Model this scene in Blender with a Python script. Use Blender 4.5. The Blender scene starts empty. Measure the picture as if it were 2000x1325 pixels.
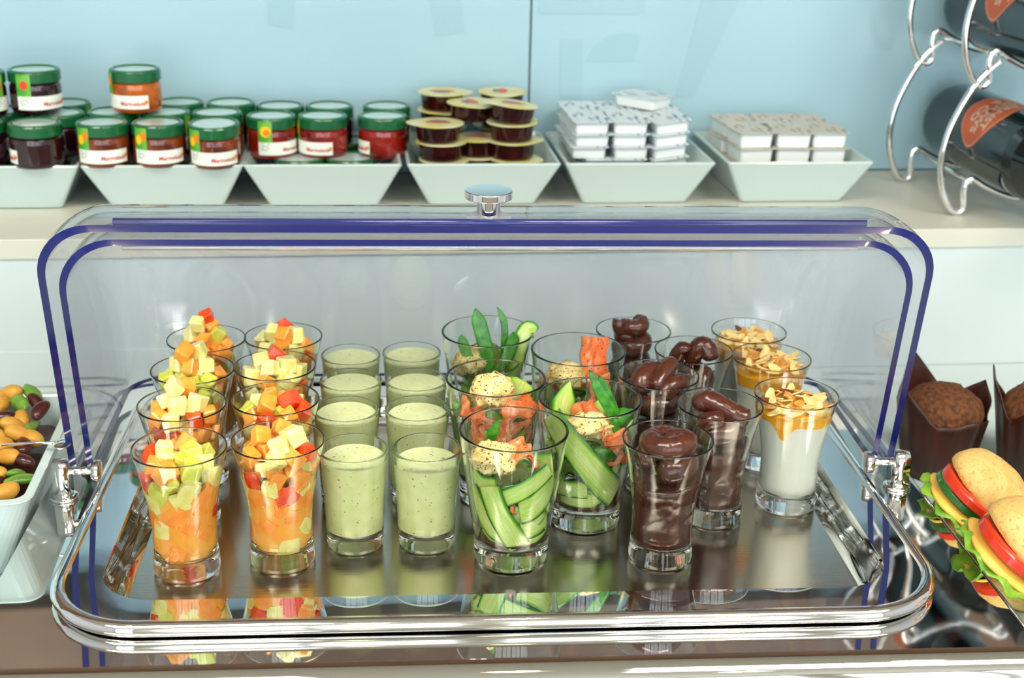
import bpy, bmesh, math, random
from mathutils import Vector, Matrix, Euler, noise
random.seed(11)
C = bpy.context.scene.collection
SC = bpy.context.scene
PI = math.pi

# ------------------------------------------------------------------ camera, world, lights, exposure
cam_d = bpy.data.cameras.new('camera'); cam = bpy.data.objects.new('camera', cam_d); C.objects.link(cam)
pitch, yaw, roll = 0.36349546, 0.12719493, 0.0248464
fwd = Vector((math.sin(yaw)*math.cos(pitch), math.cos(yaw)*math.cos(pitch), -math.sin(pitch)))
rgt = Vector((math.cos(yaw), -math.sin(yaw), 0)); upv = rgt.cross(fwd)
R_ = rgt*math.cos(roll) + upv*math.sin(roll); U_ = upv*math.cos(roll) - rgt*math.sin(roll)
M = Matrix((R_, U_, -fwd)).transposed().to_4x4(); M.translation = Vector((-0.08516, -0.65076, 0.42948))
cam.matrix_world = M
cam_d.sensor_width = 36; cam_d.lens = 36*2621.528/2000; cam_d.clip_start = 0.01
cam_d.dof.use_dof = True; cam_d.dof.focus_distance = 0.85; cam_d.dof.aperture_fstop = 9
SC.camera = cam
w = bpy.data.worlds.new('world'); SC.world = w; w.use_nodes = True
w.node_tree.nodes['Background'].inputs[0].default_value = (0.93, 0.96, 0.97, 1)
w.node_tree.nodes['Background'].inputs[1].default_value = 0.62
SC.view_settings.view_transform = 'Standard'; SC.view_settings.look = 'None'
SC.view_settings.exposure = 0.22; SC.view_settings.gamma = 1; SC.view_settings.use_curve_mapping = False
SC.cycles.use_light_tree = False; SC.cycles.use_denoising = True; SC.cycles.use_adaptive_sampling = True; SC.cycles.adaptive_threshold = 0.08
SC.cycles.max_bounces = 18; SC.cycles.transmission_bounces = 18; SC.cycles.transparent_max_bounces = 24
SC.cycles.glossy_bounces = 6; SC.cycles.diffuse_bounces = 3
SC.cycles.sample_clamp_indirect = 6; SC.cycles.blur_glossy = 0.5
WINDOW_LIGHT = 3.6      # daylight seen through the windows behind the camera
SPOT_LIGHT = 60.0       # warm ceiling downlights
FILL_LIGHT = 15.0      # added fill panels overhead that lift the light on the food

# ------------------------------------------------------------------ helpers
SEEN = {}
def where(x, y):
    a = math.degrees(math.atan2(x, -y)) % 360
    return ('front', 'front-right', 'right', 'back-right', 'back', 'back-left', 'left', 'front-left')[int((a+22.5)//45) % 8]
def s2l(c): return c/12.92 if c <= 0.04045 else ((c+0.055)/1.055)**2.4
def rgb(r, g, b): return (s2l(r/255), s2l(g/255), s2l(b/255), 1)
MATS = {}
def nt(m): return m.node_tree.nodes, m.node_tree.links
def mat(name, col, rough=0.5, metal=0.0, coat=0.0, spec=0.5, var=None, scale=200, bump=0, bscale=400, trans=0, ior=1.45, sss=0, detail=3):
    if name in MATS: return MATS[name]
    m = bpy.data.materials.new(name); m.use_nodes = True; n, l = nt(m); p = n['Principled BSDF']
    p.inputs['Base Color'].default_value = col; p.inputs['Roughness'].default_value = rough
    p.inputs['Metallic'].default_value = metal; p.inputs['Coat Weight'].default_value = coat
    p.inputs['Specular IOR Level'].default_value = spec; p.inputs['IOR'].default_value = ior
    p.inputs['Transmission Weight'].default_value = trans
    if sss:
        p.inputs['Subsurface Weight'].default_value = sss; p.inputs['Subsurface Radius'].default_value = (1, .6, .3)
        p.inputs['Subsurface Scale'].default_value = 0.004
    if var or bump:
        tc = n.new('ShaderNodeTexCoord')
    if var:
        nz = n.new('ShaderNodeTexNoise'); nz.inputs['Scale'].default_value = scale; nz.inputs['Detail'].default_value = detail
        l.new(tc.outputs['Object'], nz.inputs['Vector'])
        r = n.new('ShaderNodeValToRGB'); r.color_ramp.elements[0].position = .35; r.color_ramp.elements[1].position = .65
        r.color_ramp.elements[0].color = col; r.color_ramp.elements[1].color = var
        l.new(nz.outputs['Fac'], r.inputs['Fac']); l.new(r.outputs['Color'], p.inputs['Base Color'])
    if bump:
        nb = n.new('ShaderNodeTexNoise'); nb.inputs['Scale'].default_value = bscale; nb.inputs['Detail'].default_value = 4
        l.new(tc.outputs['Object'], nb.inputs['Vector'])
        b = n.new('ShaderNodeBump'); b.inputs['Strength'].default_value = bump; b.inputs['Distance'].default_value = 0.001
        l.new(nb.outputs['Fac'], b.inputs['Height']); l.new(b.outputs['Normal'], p.inputs['Normal'])
    MATS[name] = m; return m

def speckle(m, col, scale=900, lo=.66, hi=.69):
    """scatter dark flecks over a material's base colour"""
    n, l = nt(m); p = n['Principled BSDF']; s = p.inputs['Base Color']
    mx = n.new('ShaderNodeMix'); mx.data_type = 'RGBA'
    if s.is_linked: l.new(s.links[0].from_socket, mx.inputs['A'])
    else: mx.inputs['A'].default_value = s.default_value
    mx.inputs['B'].default_value = col
    tc = n.new('ShaderNodeTexCoord'); nz = n.new('ShaderNodeTexNoise'); nz.inputs['Scale'].default_value = scale; nz.inputs['Detail'].default_value = 1
    l.new(tc.outputs['Object'], nz.inputs['Vector'])
    r = n.new('ShaderNodeMapRange'); r.inputs['From Min'].default_value = lo; r.inputs['From Max'].default_value = hi
    l.new(nz.outputs['Fac'], r.inputs['Value']); l.new(r.outputs['Result'], mx.inputs['Factor']); l.new(mx.outputs['Result'], s)
    return m

def mesh(name, v, f, smooth=True, uv=None):
    me = bpy.data.meshes.new(name); me.from_pydata([tuple(x) for x in v], [], f); me.update()
    if smooth:
        for p in me.polygons: p.use_smooth = True
    return me
def obj(name, me, m, parent=None, loc=(0, 0, 0), rot=(0, 0, 0)):
    o = bpy.data.objects.new(name, me); C.objects.link(o); o.location = loc; o.rotation_euler = rot
    if m is not None and isinstance(me, bpy.types.Mesh):
        me.materials.clear(); me.materials.append(m)
    if parent is not None: o.parent = parent
    return o
def tag(o, label, cat, group=None, kind=None):
    o['label'] = label; o['category'] = cat
    if group: o['group'] = group
    if kind: o['kind'] = kind
    return o
def thing(name, label, cat, loc=(0, 0, 0), rot=(0, 0, 0), group=None):
    o = bpy.data.objects.new(name, None); o.empty_display_size = .01; C.objects.link(o)
    o.location = loc; o.rotation_euler = rot; return tag(o, label, cat, group)
def struct(name, me, m, parent=None):
    o = obj(name, me, m, parent); o['kind'] = 'structure'; return o

def lathe(prof, seg=48, close_bottom=True, close_top=True):
    v, f = [], []; n = len(prof)
    for i, (r, z) in enumerate(prof):
        for k in range(seg):
            a = 2*PI*k/seg; v.append((r*math.cos(a), r*math.sin(a), z))
    for i in range(n-1):
        for k in range(seg):
            a, b = i*seg+k, i*seg+(k+1) % seg
            f.append((a, b, b+seg, a+seg))
    if close_bottom: f.append(tuple(reversed(range(seg))))
    if close_top: f.append(tuple(range((n-1)*seg, n*seg)))
    return v, f
def refine(p, d=.0005, lim=.0025):
    o = [p[0]]
    for a, b in zip(p, p[1:]):
        L = math.hypot(b[0]-a[0], b[1]-a[1])
        if L > lim:
            for t in (d/L, 1-d/L): o.append((a[0]+(b[0]-a[0])*t, a[1]+(b[1]-a[1])*t))
        o.append(b)
    return o
def lathe_me(name, prof, seg=48, cb=True, ct=True, fine=True):
    if fine: prof = refine(prof, .0003, .0015)
    return mesh(name, *lathe(prof, seg, cb, ct))
def tube(pts, rad, seg=10, caps=True, closed=False):
    """sweep; rad a number or one per point"""
    pts = [Vector(p) for p in pts]; n = len(pts); v, f = [], []
    up = None
    for i, p in enumerate(pts):
        if closed: t = (pts[(i+1) % n]-pts[i-1]).normalized()
        else: t = (pts[min(i+1, n-1)]-pts[max(i-1, 0)]).normalized()
        if up is None:
            up = Vector((0, 0, 1)) if abs(t.z) < .9 else Vector((1, 0, 0))
        s = t.cross(up).normalized(); up = s.cross(t).normalized()
        r = rad[i] if hasattr(rad, '__len__') else rad
        for k in range(seg):
            a = 2*PI*k/seg; v.append(p + s*(math.cos(a)*r) + up*(math.sin(a)*r))
    m_ = n if closed else n-1
    for i in range(m_):
        for k in range(seg):
            a, b = i*seg+k, i*seg+(k+1) % seg; c2, d = ((i+1) % n)*seg+(k+1) % seg, ((i+1) % n)*seg+k
            f.append((a, b, c2, d))
    if caps and not closed: f.append(tuple(reversed(range(seg)))); f.append(tuple(range((n-1)*seg, n*seg)))
    return v, f
def smooth_path(pts, n=6, closed=False):
    """Catmull-Rom"""
    P = [Vector(p) for p in pts]; out = []; L = len(P)
    for i in range(L if closed else L-1):
        if closed: p0, p1, p2, p3 = P[i-1], P[i], P[(i+1) % L], P[(i+2) % L]
        else: p0, p1, p2, p3 = P[max(i-1, 0)], P[i], P[i+1], P[min(i+2, L-1)]
        for k in range(n):
            t = k/n
            out.append(.5*((2*p1)+(-p0+p2)*t+(2*p0-5*p1+4*p2-p3)*t*t+(-p0+3*p1-3*p2+p3)*t**3))
    if not closed: out.append(P[-1])
    return out
def join(*vf):
    v, f = [], []
    for a, b in vf:
        o = len(v); v += [Vector(x) for x in a]; f += [tuple(i+o for i in q) for q in b]
    return v, f
def xf(vf, mtx): return [mtx @ Vector(p) for p in vf[0]], vf[1]
def box(x0, x1, y0, y1, z0, z1, bev=0, seg=2):
    bm = bmesh.new(); bmesh.ops.create_cube(bm, size=1)
    for v in bm.verts:
        v.co = Vector((x0 if v.co.x < 0 else x1, y0 if v.co.y < 0 else y1, z0 if v.co.z < 0 else z1))
    if bev: bmesh.ops.bevel(bm, geom=bm.edges[:], offset=bev, segments=seg, affect='EDGES', profile=.5)
    bm.verts.index_update(); r = [v.co.copy() for v in bm.verts], [tuple(v.index for v in q.verts) for q in bm.faces]
    bm.free(); return r
def box_me(name, *a, **k): return mesh(name, *box(*a, **k), smooth=False)
def rrect(hx, hy, r, n=8, cx=0, cy=0):
    """rounded rectangle outline, counter-clockwise"""
    o = []
    for sx, sy, a0 in ((1, -1, -PI/2), (1, 1, 0), (-1, 1, PI/2), (-1, -1, PI)):
        for k in range(n+1):
            a = a0+PI/2*k/n; o.append((cx+sx*(hx-r)+r*math.cos(a), cy+sy*(hy-r)+r*math.sin(a)))
    return o
def loft(rings, close_bottom=True, close_top=True, cyc=False):
    """rings: lists of equal length of 3D points"""
    v = [Vector(p) for r in rings for p in r]; n = len(rings[0]); f = []
    for i in range(len(rings) if cyc else len(rings)-1):
        j = (i+1) % len(rings)
        for k in range(n):
            f.append((i*n+k, i*n+(k+1) % n, j*n+(k+1) % n, j*n+k))
    if close_bottom and not cyc: f.append(tuple(reversed(range(n))))
    if close_top and not cyc: f.append(tuple(range((len(rings)-1)*n, len(rings)*n)))
    return v, f
def ico(sub=2, r=1.0):
    bm = bmesh.new(); bmesh.ops.create_icosphere(bm, subdivisions=sub, radius=r)
    bm.verts.index_update(); o = [v.co.copy() for v in bm.verts], [tuple(v.index for v in q.verts) for q in bm.faces]
    bm.free(); return o
def lump(sub, sx, sy, sz, amp, freq, seed=0):
    v, f = ico(sub); o = []
    for p in v:
        k = 1+amp*noise.noise(p*freq+Vector((seed*7.3, seed*1.7, seed)))+amp*.5*noise.noise(p*freq*2.3+Vector((seed, 3, seed*2)))
        o.append(Vector((p.x*sx, p.y*sy, p.z*sz))*k)
    return o, f
def text_vf(s, size, bold=0.0, align='CENTER'):
    cu = bpy.data.curves.new('lettering', 'FONT'); cu.body = s; cu.size = size; cu.align_x = align; cu.align_y = 'CENTER'
    cu.offset = bold; cu.resolution_u = 2
    o = bpy.data.objects.new('lettering', cu); C.objects.link(o)
    me = bpy.data.meshes.new_from_object(o.evaluated_get(bpy.context.evaluated_depsgraph_get()))
    r = [v.co.copy() for v in me.vertices], [tuple(p.vertices) for p in me.polygons]
    bpy.data.objects.remove(o); bpy.data.curves.remove(cu); bpy.data.meshes.remove(me); return r

# ------------------------------------------------------------------ materials
M_wall = mat('blue_gloss_panel', rgb(158, 193, 204), .14, spec=.35)
M_lam = mat('white_laminate', rgb(196, 209, 208), .3)
M_cer = mat('white_ceramic', rgb(197, 215, 211), .12, coat=.3)
M_steel = mat('polished_steel', (.80, .80, .78, 1), .035, 1, bump=.05, bscale=9)
M_flange = mat('mirror_steel', (.84, .84, .83, 1), .02, 1, bump=.02, bscale=14)
M_chrome = mat('chrome', (.86, .86, .85, 1), .05, 1)
M_dark_steel = mat('satin_steel', (.72, .71, .68, 1), .2, 1)
def brushed():
    m = bpy.data.materials.new('brushed_steel'); m.use_nodes = True; n, l = nt(m); p = n['Principled BSDF']
    p.inputs['Metallic'].default_value = 1; p.inputs['Base Color'].default_value = (.68, .63, .55, 1)
    tc = n.new('ShaderNodeTexCoord'); mp = n.new('ShaderNodeMapping'); mp.inputs['Scale'].default_value = (30, 900, 30); mp.inputs['Rotation'].default_value = (0, 0, .04)
    nz = n.new('ShaderNodeTexNoise'); nz.inputs['Scale'].default_value = 1; nz.inputs['Detail'].default_value = 4
    l.new(tc.outputs['Object'], mp.inputs['Vector']); l.new(mp.outputs['Vector'], nz.inputs['Vector'])
    r = n.new('ShaderNodeMapRange'); r.inputs['To Min'].default_value = .1; r.inputs['To Max'].default_value = .24
    l.new(nz.outputs['Fac'], r.inputs['Value']); l.new(r.outputs['Result'], p.inputs['Roughness'])
    b = n.new('ShaderNodeBump'); b.inputs['Strength'].default_value = .12; b.inputs['Distance'].default_value = .0004
    l.new(nz.outputs['Fac'], b.inputs['Height']); l.new(b.outputs['Normal'], p.inputs['Normal']); return m
M_brush = brushed()
def glassy(name, col=(1, 1, 1, 1), ior=1.47):
    m = bpy.data.materials.new(name); m.use_nodes = True; n, l = nt(m); n.remove(n['Principled BSDF'])
    g = n.new('ShaderNodeBsdfGlass'); g.inputs['Color'].default_value = col; g.inputs['IOR'].default_value = ior; g.inputs['Roughness'].default_value = 0
    l.new(g.outputs[0], n['Material Output'].inputs[0]); return m
M_glass = glassy('clear_glass', (.985, 1, .992, 1))
def thin(name, tint, ior=1.45, haze=0.0, hcol=(.8, .85, .95, 1)):
    m = bpy.data.materials.new(name); m.use_nodes = True; n, l = nt(m); n.remove(n['Principled BSDF'])
    t = n.new('ShaderNodeBsdfTransparent'); t.inputs[0].default_value = tint
    g = n.new('ShaderNodeBsdfGlossy'); g.inputs['Roughness'].default_value = .03
    lw = n.new('ShaderNodeLayerWeight'); lw.inputs[0].default_value = .5           # Schlick reflectance, same from both sides of the sheet
    pw = n.new('ShaderNodeMath'); pw.operation = 'POWER'; pw.inputs[1].default_value = 5; l.new(lw.outputs['Facing'], pw.inputs[0])
    fr = n.new('ShaderNodeMath'); fr.operation = 'MULTIPLY_ADD'; f0 = ((ior-1)/(ior+1))**2; fr.inputs[1].default_value = 1-f0; fr.inputs[2].default_value = f0; l.new(pw.outputs[0], fr.inputs[0])
    mx = n.new('ShaderNodeMixShader'); l.new(fr.outputs[0], mx.inputs[0]); l.new(t.outputs[0], mx.inputs[1]); l.new(g.outputs[0], mx.inputs[2])
    out = mx
    if haze:
        d = n.new('ShaderNodeBsdfDiffuse'); d.inputs[0].default_value = hcol
        m2 = n.new('ShaderNodeMixShader'); m2.inputs[0].default_value = haze; l.new(mx.outputs[0], m2.inputs[1]); l.new(d.outputs[0], m2.inputs[2]); out = m2
    l.new(out.outputs[0], n['Material Output'].inputs[0]); return m
M_cover = thin('clear_polycarbonate', (.965, .968, .985, 1), 1.5, .012)
M_blue = mat('blue_cut_edge', rgb(16, 27, 98), .18, coat=.4)
M_bluelip = mat('blue_lip', rgb(44, 52, 126), .15, coat=.4, trans=.25)
M_orange = mat('melon_flesh', rgb(255, 180, 78), .25, var=rgb(255, 158, 48), scale=130, bump=.15, bscale=600, coat=.3)
M_pale = mat('honeydew_flesh', rgb(252, 246, 178), .25, var=rgb(242, 234, 128), scale=130, bump=.12, bscale=500, coat=.3)
M_green = mat('green_apple_flesh', rgb(206, 214, 70), .25, var=rgb(226, 228, 110), scale=160, coat=.3)
M_red = mat('papaya_flesh', rgb(250, 92, 32), .22, var=rgb(236, 66, 24), scale=150, bump=.2, bscale=700, coat=.4)
M_juice = mat('fruit_juice', rgb(255, 198, 90), .15, var=rgb(255, 174, 66), scale=60, coat=.3)
M_soup = speckle(mat('green_soup', rgb(230, 237, 180), .25, var=rgb(220, 229, 160), scale=120, coat=.2), rgb(134, 154, 92), 420, .69, .75)
M_choc = mat('chocolate_mousse', rgb(88, 45, 30), .2, var=rgb(74, 36, 24), scale=120, bump=.18, bscale=500, coat=.35)
M_yog = mat('white_yogurt', rgb(240, 242, 230), .3)
M_curd = mat('orange_curd', rgb(255, 196, 54), .1, var=rgb(252, 174, 30), scale=110, coat=.6)
M_almond = mat('almond_flake', rgb(252, 228, 158), .45, var=rgb(242, 204, 120), scale=240)
M_toast = mat('toasted_almond', rgb(206, 132, 52), .45, var=rgb(232, 176, 84), scale=240)
M_skin = mat('almond_skin', rgb(120, 58, 28), .5)
M_salmon = speckle(mat('smoked_salmon', rgb(252, 152, 92), .28, var=rgb(246, 124, 66), scale=160, bump=.2, bscale=300, coat=.3), rgb(84, 44, 20), 620, .67, .7)
M_cream = speckle(mat('cream_cheese', rgb(250, 232, 168), .4, var=rgb(238, 206, 122), scale=170, bump=.5, bscale=500), rgb(96, 58, 26), 560, .63, .66)
M_leaf = mat('green_leaf', rgb(70, 150, 34), .3, var=rgb(36, 108, 26), scale=200, coat=.3)
M_dress = mat('dark_dressing', rgb(70, 36, 14), .1, coat=.4)
def cucumber():
    m = bpy.data.materials.new('cucumber_ribbon'); m.use_nodes = True; n, l = nt(m); p = n['Principled BSDF']
    p.inputs['Roughness'].default_value = .22; p.inputs['Coat Weight'].default_value = .35
    tc = n.new('ShaderNodeUVMap'); sp = n.new('ShaderNodeSeparateXYZ'); l.new(tc.outputs[0], sp.inputs[0])
    r = n.new('ShaderNodeValToRGB'); e = r.color_ramp.elements
    e[0].position = 0; e[0].color = rgb(40, 120, 24); e[1].position = 1; e[1].color = rgb(40, 120, 24)
    for pos, c in ((.05, (58, 142, 32)), (.11, (142, 204, 58)), (.17, (204, 232, 118)), (.5, (226, 242, 156)), (.84, (204, 232, 118)), (.91, (142, 204, 58)), (.955, (58, 142, 32))):
        k = e.new(pos); k.color = rgb(*c)
    l.new(sp.outputs['Y'], r.inputs[0])
    mp = n.new('ShaderNodeMapping'); mp.inputs['Scale'].default_value = (3, 34, 1); nz = n.new('ShaderNodeTexNoise'); nz.inputs['Scale'].default_value = 1
    l.new(tc.outputs[0], mp.inputs['Vector']); l.new(mp.outputs[0], nz.inputs['Vector'])
    mx = n.new('ShaderNodeMix'); mx.data_type = 'RGBA'; mx.blend_type = 'MULTIPLY'; mx.inputs['B'].default_value = rgb(220, 236, 176)
    mr = n.new('ShaderNodeMapRange'); mr.inputs['From Min'].default_value = .42; mr.inputs['From Max'].default_value = .6; l.new(nz.outputs['Fac'], mr.inputs['Value'])
    l.new(mr.outputs[0], mx.inputs['Factor']); l.new(r.outputs[0], mx.inputs['A']); l.new(mx.outputs['Result'], p.inputs['Base Color']); return m
M_cuc = cucumber()
# ------------------------------------------------------------------ the room
WY, SZ = 0.690, 0.099                       # back wall plane, shelf top height
wall = struct('wall_back', box_me('wall_back', -2.2, 2.2, WY+.008, WY+.06, -.9, .376), mat('wall_paint', rgb(190, 205, 208), .6))
for i, (a, b) in enumerate(((-1.3, .0964), (.0984, 1.4))):
    obj('glass_panel', box_me('glass_panel', a, b, WY, WY+.0079, SZ+.001, .376, bev=.0006, seg=1), M_wall, wall)
struct('trim_1', box_me('trim_1', -2.2, 2.2, WY-.03, WY+.06, .3762, 1.7), mat('brown_wood_fascia', rgb(98, 70, 44), .4, var=rgb(78, 54, 34), scale=6))
struct('ceiling', box_me('ceiling', -2.6, 2.6, -3.4, WY+.06, 1.7001, 1.75), mat('ceiling_paint', rgb(216, 208, 190), .8))
struct('floor', box_me('floor', -2.6, 2.6, -3.4, WY+.06, -.95, -.9001), mat('floor_tile', rgb(120, 108, 92), .35))
# wall behind the camera with three tall windows
WP = mat('front_wall_paint', rgb(206, 200, 186), .7); WF = mat('window_frame_white', rgb(235, 236, 232), .4)
wf = struct('wall_front', mesh('wall_front', *join(
    box(-2.6, 2.6, -3.40, -3.30, -.8999, -.45), box(-2.6, 2.6, -3.40, -3.30, 1.6, 1.7),
    box(-2.6, -2.5, -3.40, -3.30, -.45, 1.6), box(-1.3, -1.22, -3.40, -3.30, -.45, 1.6), box(-.04, .04, -3.40, -3.30, -.45, 1.6),
    box(1.22, 1.3, -3.40, -3.30, -.45, 1.6), box(2.5, 2.6, -3.40, -3.30, -.45, 1.6)), smooth=False), WP)
def emis(name, col, s):
    m = bpy.data.materials.new(name); m.use_nodes = True; n, l = nt(m); n.remove(n['Principled BSDF'])
    e = n.new('ShaderNodeEmission'); e.inputs[0].default_value = col; e.inputs[1].default_value = s
    l.new(e.outputs[0], n['Material Output'].inputs[0]); return m
M_day = emis('daylight_pane', (.84, .93, 1, 1), WINDOW_LIGHT)
for i, (xa, xb) in enumerate(((-2.5, -1.3), (-1.22, -.04), (.04, 1.22), (1.3, 2.5))):
    xc = (xa+xb)/2
    fr = [box(xa, xb, -3.36, -3.31, -.45, -.39), box(xa, xb, -3.36, -3.31, 1.54, 1.6),
          box(xa, xa+.06, -3.36, -3.31, -.39, 1.54), box(xb-.06, xb, -3.36, -3.31, -.39, 1.54),
          box(xc-.035, xc+.035, -3.36, -3.31, -.39, 1.54), box(xa+.06, xc-.035, -3.36, -3.31, .70, .76), box(xc+.035, xb-.06, -3.36, -3.31, .70, .76)]
    wo = struct('window_%d' % (i+1), mesh('window', *join(*fr), smooth=False), WF)
    for a, b in ((xa+.06, xc-.035), (xc+.035, xb-.06)):
        for z0, z1 in ((-.39, .70), (.76, 1.54)):
            obj('pane', box_me('pane', a, b, -3.348, -3.34, z0, z1), M_day, wo)
# warm ceiling downlights
M_bulb = emis('warm_bulb', (1, .78, .48, 1), SPOT_LIGHT)
for i, (x, y) in enumerate(((-.75, -.55), (.1, -.75), (.95, -.55), (-.3, -1.7), (.7, -1.7))):
    t = thing('downlight', 'round warm ceiling downlight, %s' % ('near row left', 'near row middle', 'near row right', 'far row left', 'far row right')[i], 'downlight', (x, y, 1.7), group='warm ceiling downlights')
    obj('bezel', lathe_me('bezel', [(.05, -.012), (.075, -.012), (.078, 0), (.05, 0), (.05, -.012)], 32, False, False), M_chrome, t)
    obj('lamp', lathe_me('lamp', [(.0, -.009), (.047, -.009), (.049, -.002), (0, -.002)], 24, False, False), M_bulb, t)

M_fill = emis('fill_panel_glow', (1, .95, .86, 1), FILL_LIGHT)  # unseen glowing panels, added to brighten the display from above
for i, (x, nm) in enumerate(((-.95, 'left'), (.95, 'right'))):
    t = thing('fill_panel', 'added rectangular white fill panel overhead, %s of the pair' % nm, 'fill light', (x, -1.0, 1.7), group='added fill panels overhead')
    obj('frame', mesh('frame', *join(box(-.62, .62, -.32, -.30, -.02, 0), box(-.62, .62, .30, .32, -.02, 0), box(-.62, -.60, -.30, .30, -.02, 0), box(.60, .62, -.30, .30, -.02, 0)), smooth=False), WF, t)
    obj('added_fill_glow', box_me('added_fill_glow', -.5999, .5999, -.2999, .2999, -.012, -.004), M_fill, t)

# ------------------------------------------------------------------ counter, riser with shelf
ct = thing('buffet_counter', 'white buffet counter under the display, riser and plates', 'counter', (0, .2, -.9))
obj('worktop', box_me('worktop', -1.6, 1.6, -.36, WY-.2-.001, .835, .865), M_lam, ct)
obj('front_panel', box_me('front_panel', -1.58, 1.58, -.32, -.30, .0, .8349), M_lam, ct)
rs = thing('raised_shelf', 'white raised shelf running along the back wall behind the display', 'shelf', (0, .467, -.035))
obj('shelf_top', box_me('shelf_top', -1.6, 1.6, 0, WY-.467-.0005, .116, .134, bev=.0012), mat('shelf_laminate', rgb(202, 202, 188), .35), rs)
obj('riser_panel', box_me('riser_panel', -1.6, 1.6, .002, .02, .0005, .1158), M_lam, rs)
obj('lower_panel', box_me('lower_panel', -1.6, -.235, -.0005, .0018, .0005, .0335, bev=.0005), M_lam, rs)

# ------------------------------------------------------------------ display base, tray, roll-top covers
TH = -0.0455549
def unit(name, label, cat): return thing(name, label, cat, (0, 0, 0), (0, 0, TH))
base = unit('display_base', 'polished stainless steel base plate under the serving tray', 'base')
# plate with a rounded front edge and an opening for the tray's well
def ring_fill(outer, inner, z):
    """flat ring between two outlines with equal point count"""
    v = [(x, y, z) for x, y in outer]+[(x, y, z) for x, y in inner]; n = len(outer)
    return v, [(k, (k+1) % n, n+(k+1) % n, n+k) for k in range(n)]
o_out = rrect(.302, .2, .004, 8, 0, .173); o_in = rrect(.250, .162, .03, 8, 0, .178)
rings = []
for d, z in ((-.012, -.0349), (-.012, -.014), (-.0112, -.0102), (-.009, -.006), (-.0055, -.0024), (-.0015, -.0005), (.003, 0)):
    rings.append([(x, y + (d if y < 0 else 0), z) for x, y in o_out])
v1 = loft(rings, False, False); v2 = ring_fill([(x, y + (.003 if y < 0 else 0)) for x, y in o_out], o_in, 0)
obj('plate', mesh('plate', *join(v1, v2)), M_steel, base)
obj('side_lip', mesh('side_lip', *join(box(.3021, .3036, -.026, .372, -.0349, .0012, .0004, 1))), M_chrome, base)

tray = unit('serving_tray', 'shiny steel serving tray with a wide mirror rim holding the filled glasses', 'tray')
tc = (0, .178)
def ring3(hx, hy, r, z): return [(x, y, z) for x, y in rrect(hx, hy, r, 12, *tc)]
obj('rim', mesh('rim', *loft([ring3(.262, .174, .053, .0085), ring3(.25, .1615, .043, .0082), ring3(.2385, .148, .034, .0078)], False, False)), M_flange, tray)
bead = [(x, y, .0056) for x, y in rrect(.2625, .1745, .0535, 12, *tc)]
obj('rolled_edge', mesh('rolled_edge', *tube(bead, .0048, 12, closed=True)), M_chrome, tray)
obj('well_wall', mesh('well_wall', *loft([ring3(.2385, .148, .034, .0078), ring3(.2372, .1467, .033, .006), ring3(.2355, .145, .031, .001), ring3(.2335, .143, .029, -.002),
    ring3(.2330, .1425, .0285, -.006), ring3(.2300, .1395, .027, -.0105), ring3(.2265, .136, .025, -.012)], False, False)), M_flange, tray)
obj('well_floor', mesh('well_floor', *loft([ring3(.2265, .136, .025, -.0128), ring3(.2264, .1359, .025, -.0120)], False, True), smooth=False), M_brush, tray)

YH, ZH = .174, .020
def shell_profile(W0, flare, R, rc, n=10):
    """half section in (lateral, radial); left foot, over the top, right foot"""
    W = lambda r: W0+flare*r
    L = [(-W(.004), .004), (-W(.05), .05), (-W(.1), .1), (-W(R-rc), R-rc)]
    wt = W(R-rc)
    for k in range(1, n+1):
        a = PI/2*k/n; L.append((-(wt-rc+rc*math.cos(a)), R-rc+rc*math.sin(a)))
    m = 9; x0 = -L[-1][0]
    mid = [(-x0+2*x0*k/m, R) for k in range(1, m)]
    return L+mid+[(-x, r) for x, r in reversed(L)]
def sweep(prof, a0, a1, n):
    rows = []
    for i in range(n+1):
        a = a0+(a1-a0)*i/n
        rows.append([(x, YH+r*math.sin(a), ZH+r*math.cos(a)) for x, r in prof])
    v = [p for r in rows for p in r]; m = len(prof)
    return v, [(i*m+k, i*m+k+1, (i+1)*m+k+1, (i+1)*m+k) for i in range(n) for k in range(m-1)], rows
def cover(name, label, W0, R, rc, t, a0, a1):
    u = unit(name, label, 'lid')
    po, pi_ = shell_profile(W0, .02, R, rc), shell_profile(W0-t, .02, R-t, rc-t*.6)
    vo, fo, ro = sweep(po, a0, a1, 26); vi, fi, ri = sweep(pi_, a0, a1, 26)
    obj('shell', mesh('shell', *join((vo, fo), (vi, [tuple(reversed(q)) for q in fi]))), M_cover, u)
    m = len(po)
    for nm, k in (('front_edge', 0), ('rear_edge', -1)):
        v = [Vector(p) for p in ro[k]]+[Vector(p) for p in ri[k]]; off = Vector((0, -.0006, 0)) if k == 0 else Vector((0, 0, -.0006))
        v += [p+off for p in v]
        f = [(i, i+1, m+i+1, m+i) for i in range(m-1)]+[(2*m+i, 2*m+i+1, 3*m+i+1, 3*m+i) for i in range(m-1)]
        f += [(i, i+1, 2*m+i+1, 2*m+i) for i in range(m-1)]+[(m+i, m+i+1, 3*m+i+1, 3*m+i) for i in range(m-1)]
        obj(nm, mesh(nm, v, f), M_blue, u)
    return u
lid = cover('rolltop_lid', 'clear outer roll-top lid with blue edges and a chrome knob, rolled open', .2822, .1785, .034, .0046, -.12, 1.63)
inn = cover('inner_cover', 'clear inner half cover with blue edges nested inside the roll-top lid', .2705, .1690, .036, .0040, -.12, 1.57)
obj('lip', mesh('lip', *tube([(-.236, YH-.019, ZH+.1787), (.236, YH-.019, ZH+.1787)], .0026, 10)), M_bluelip, lid)
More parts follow.
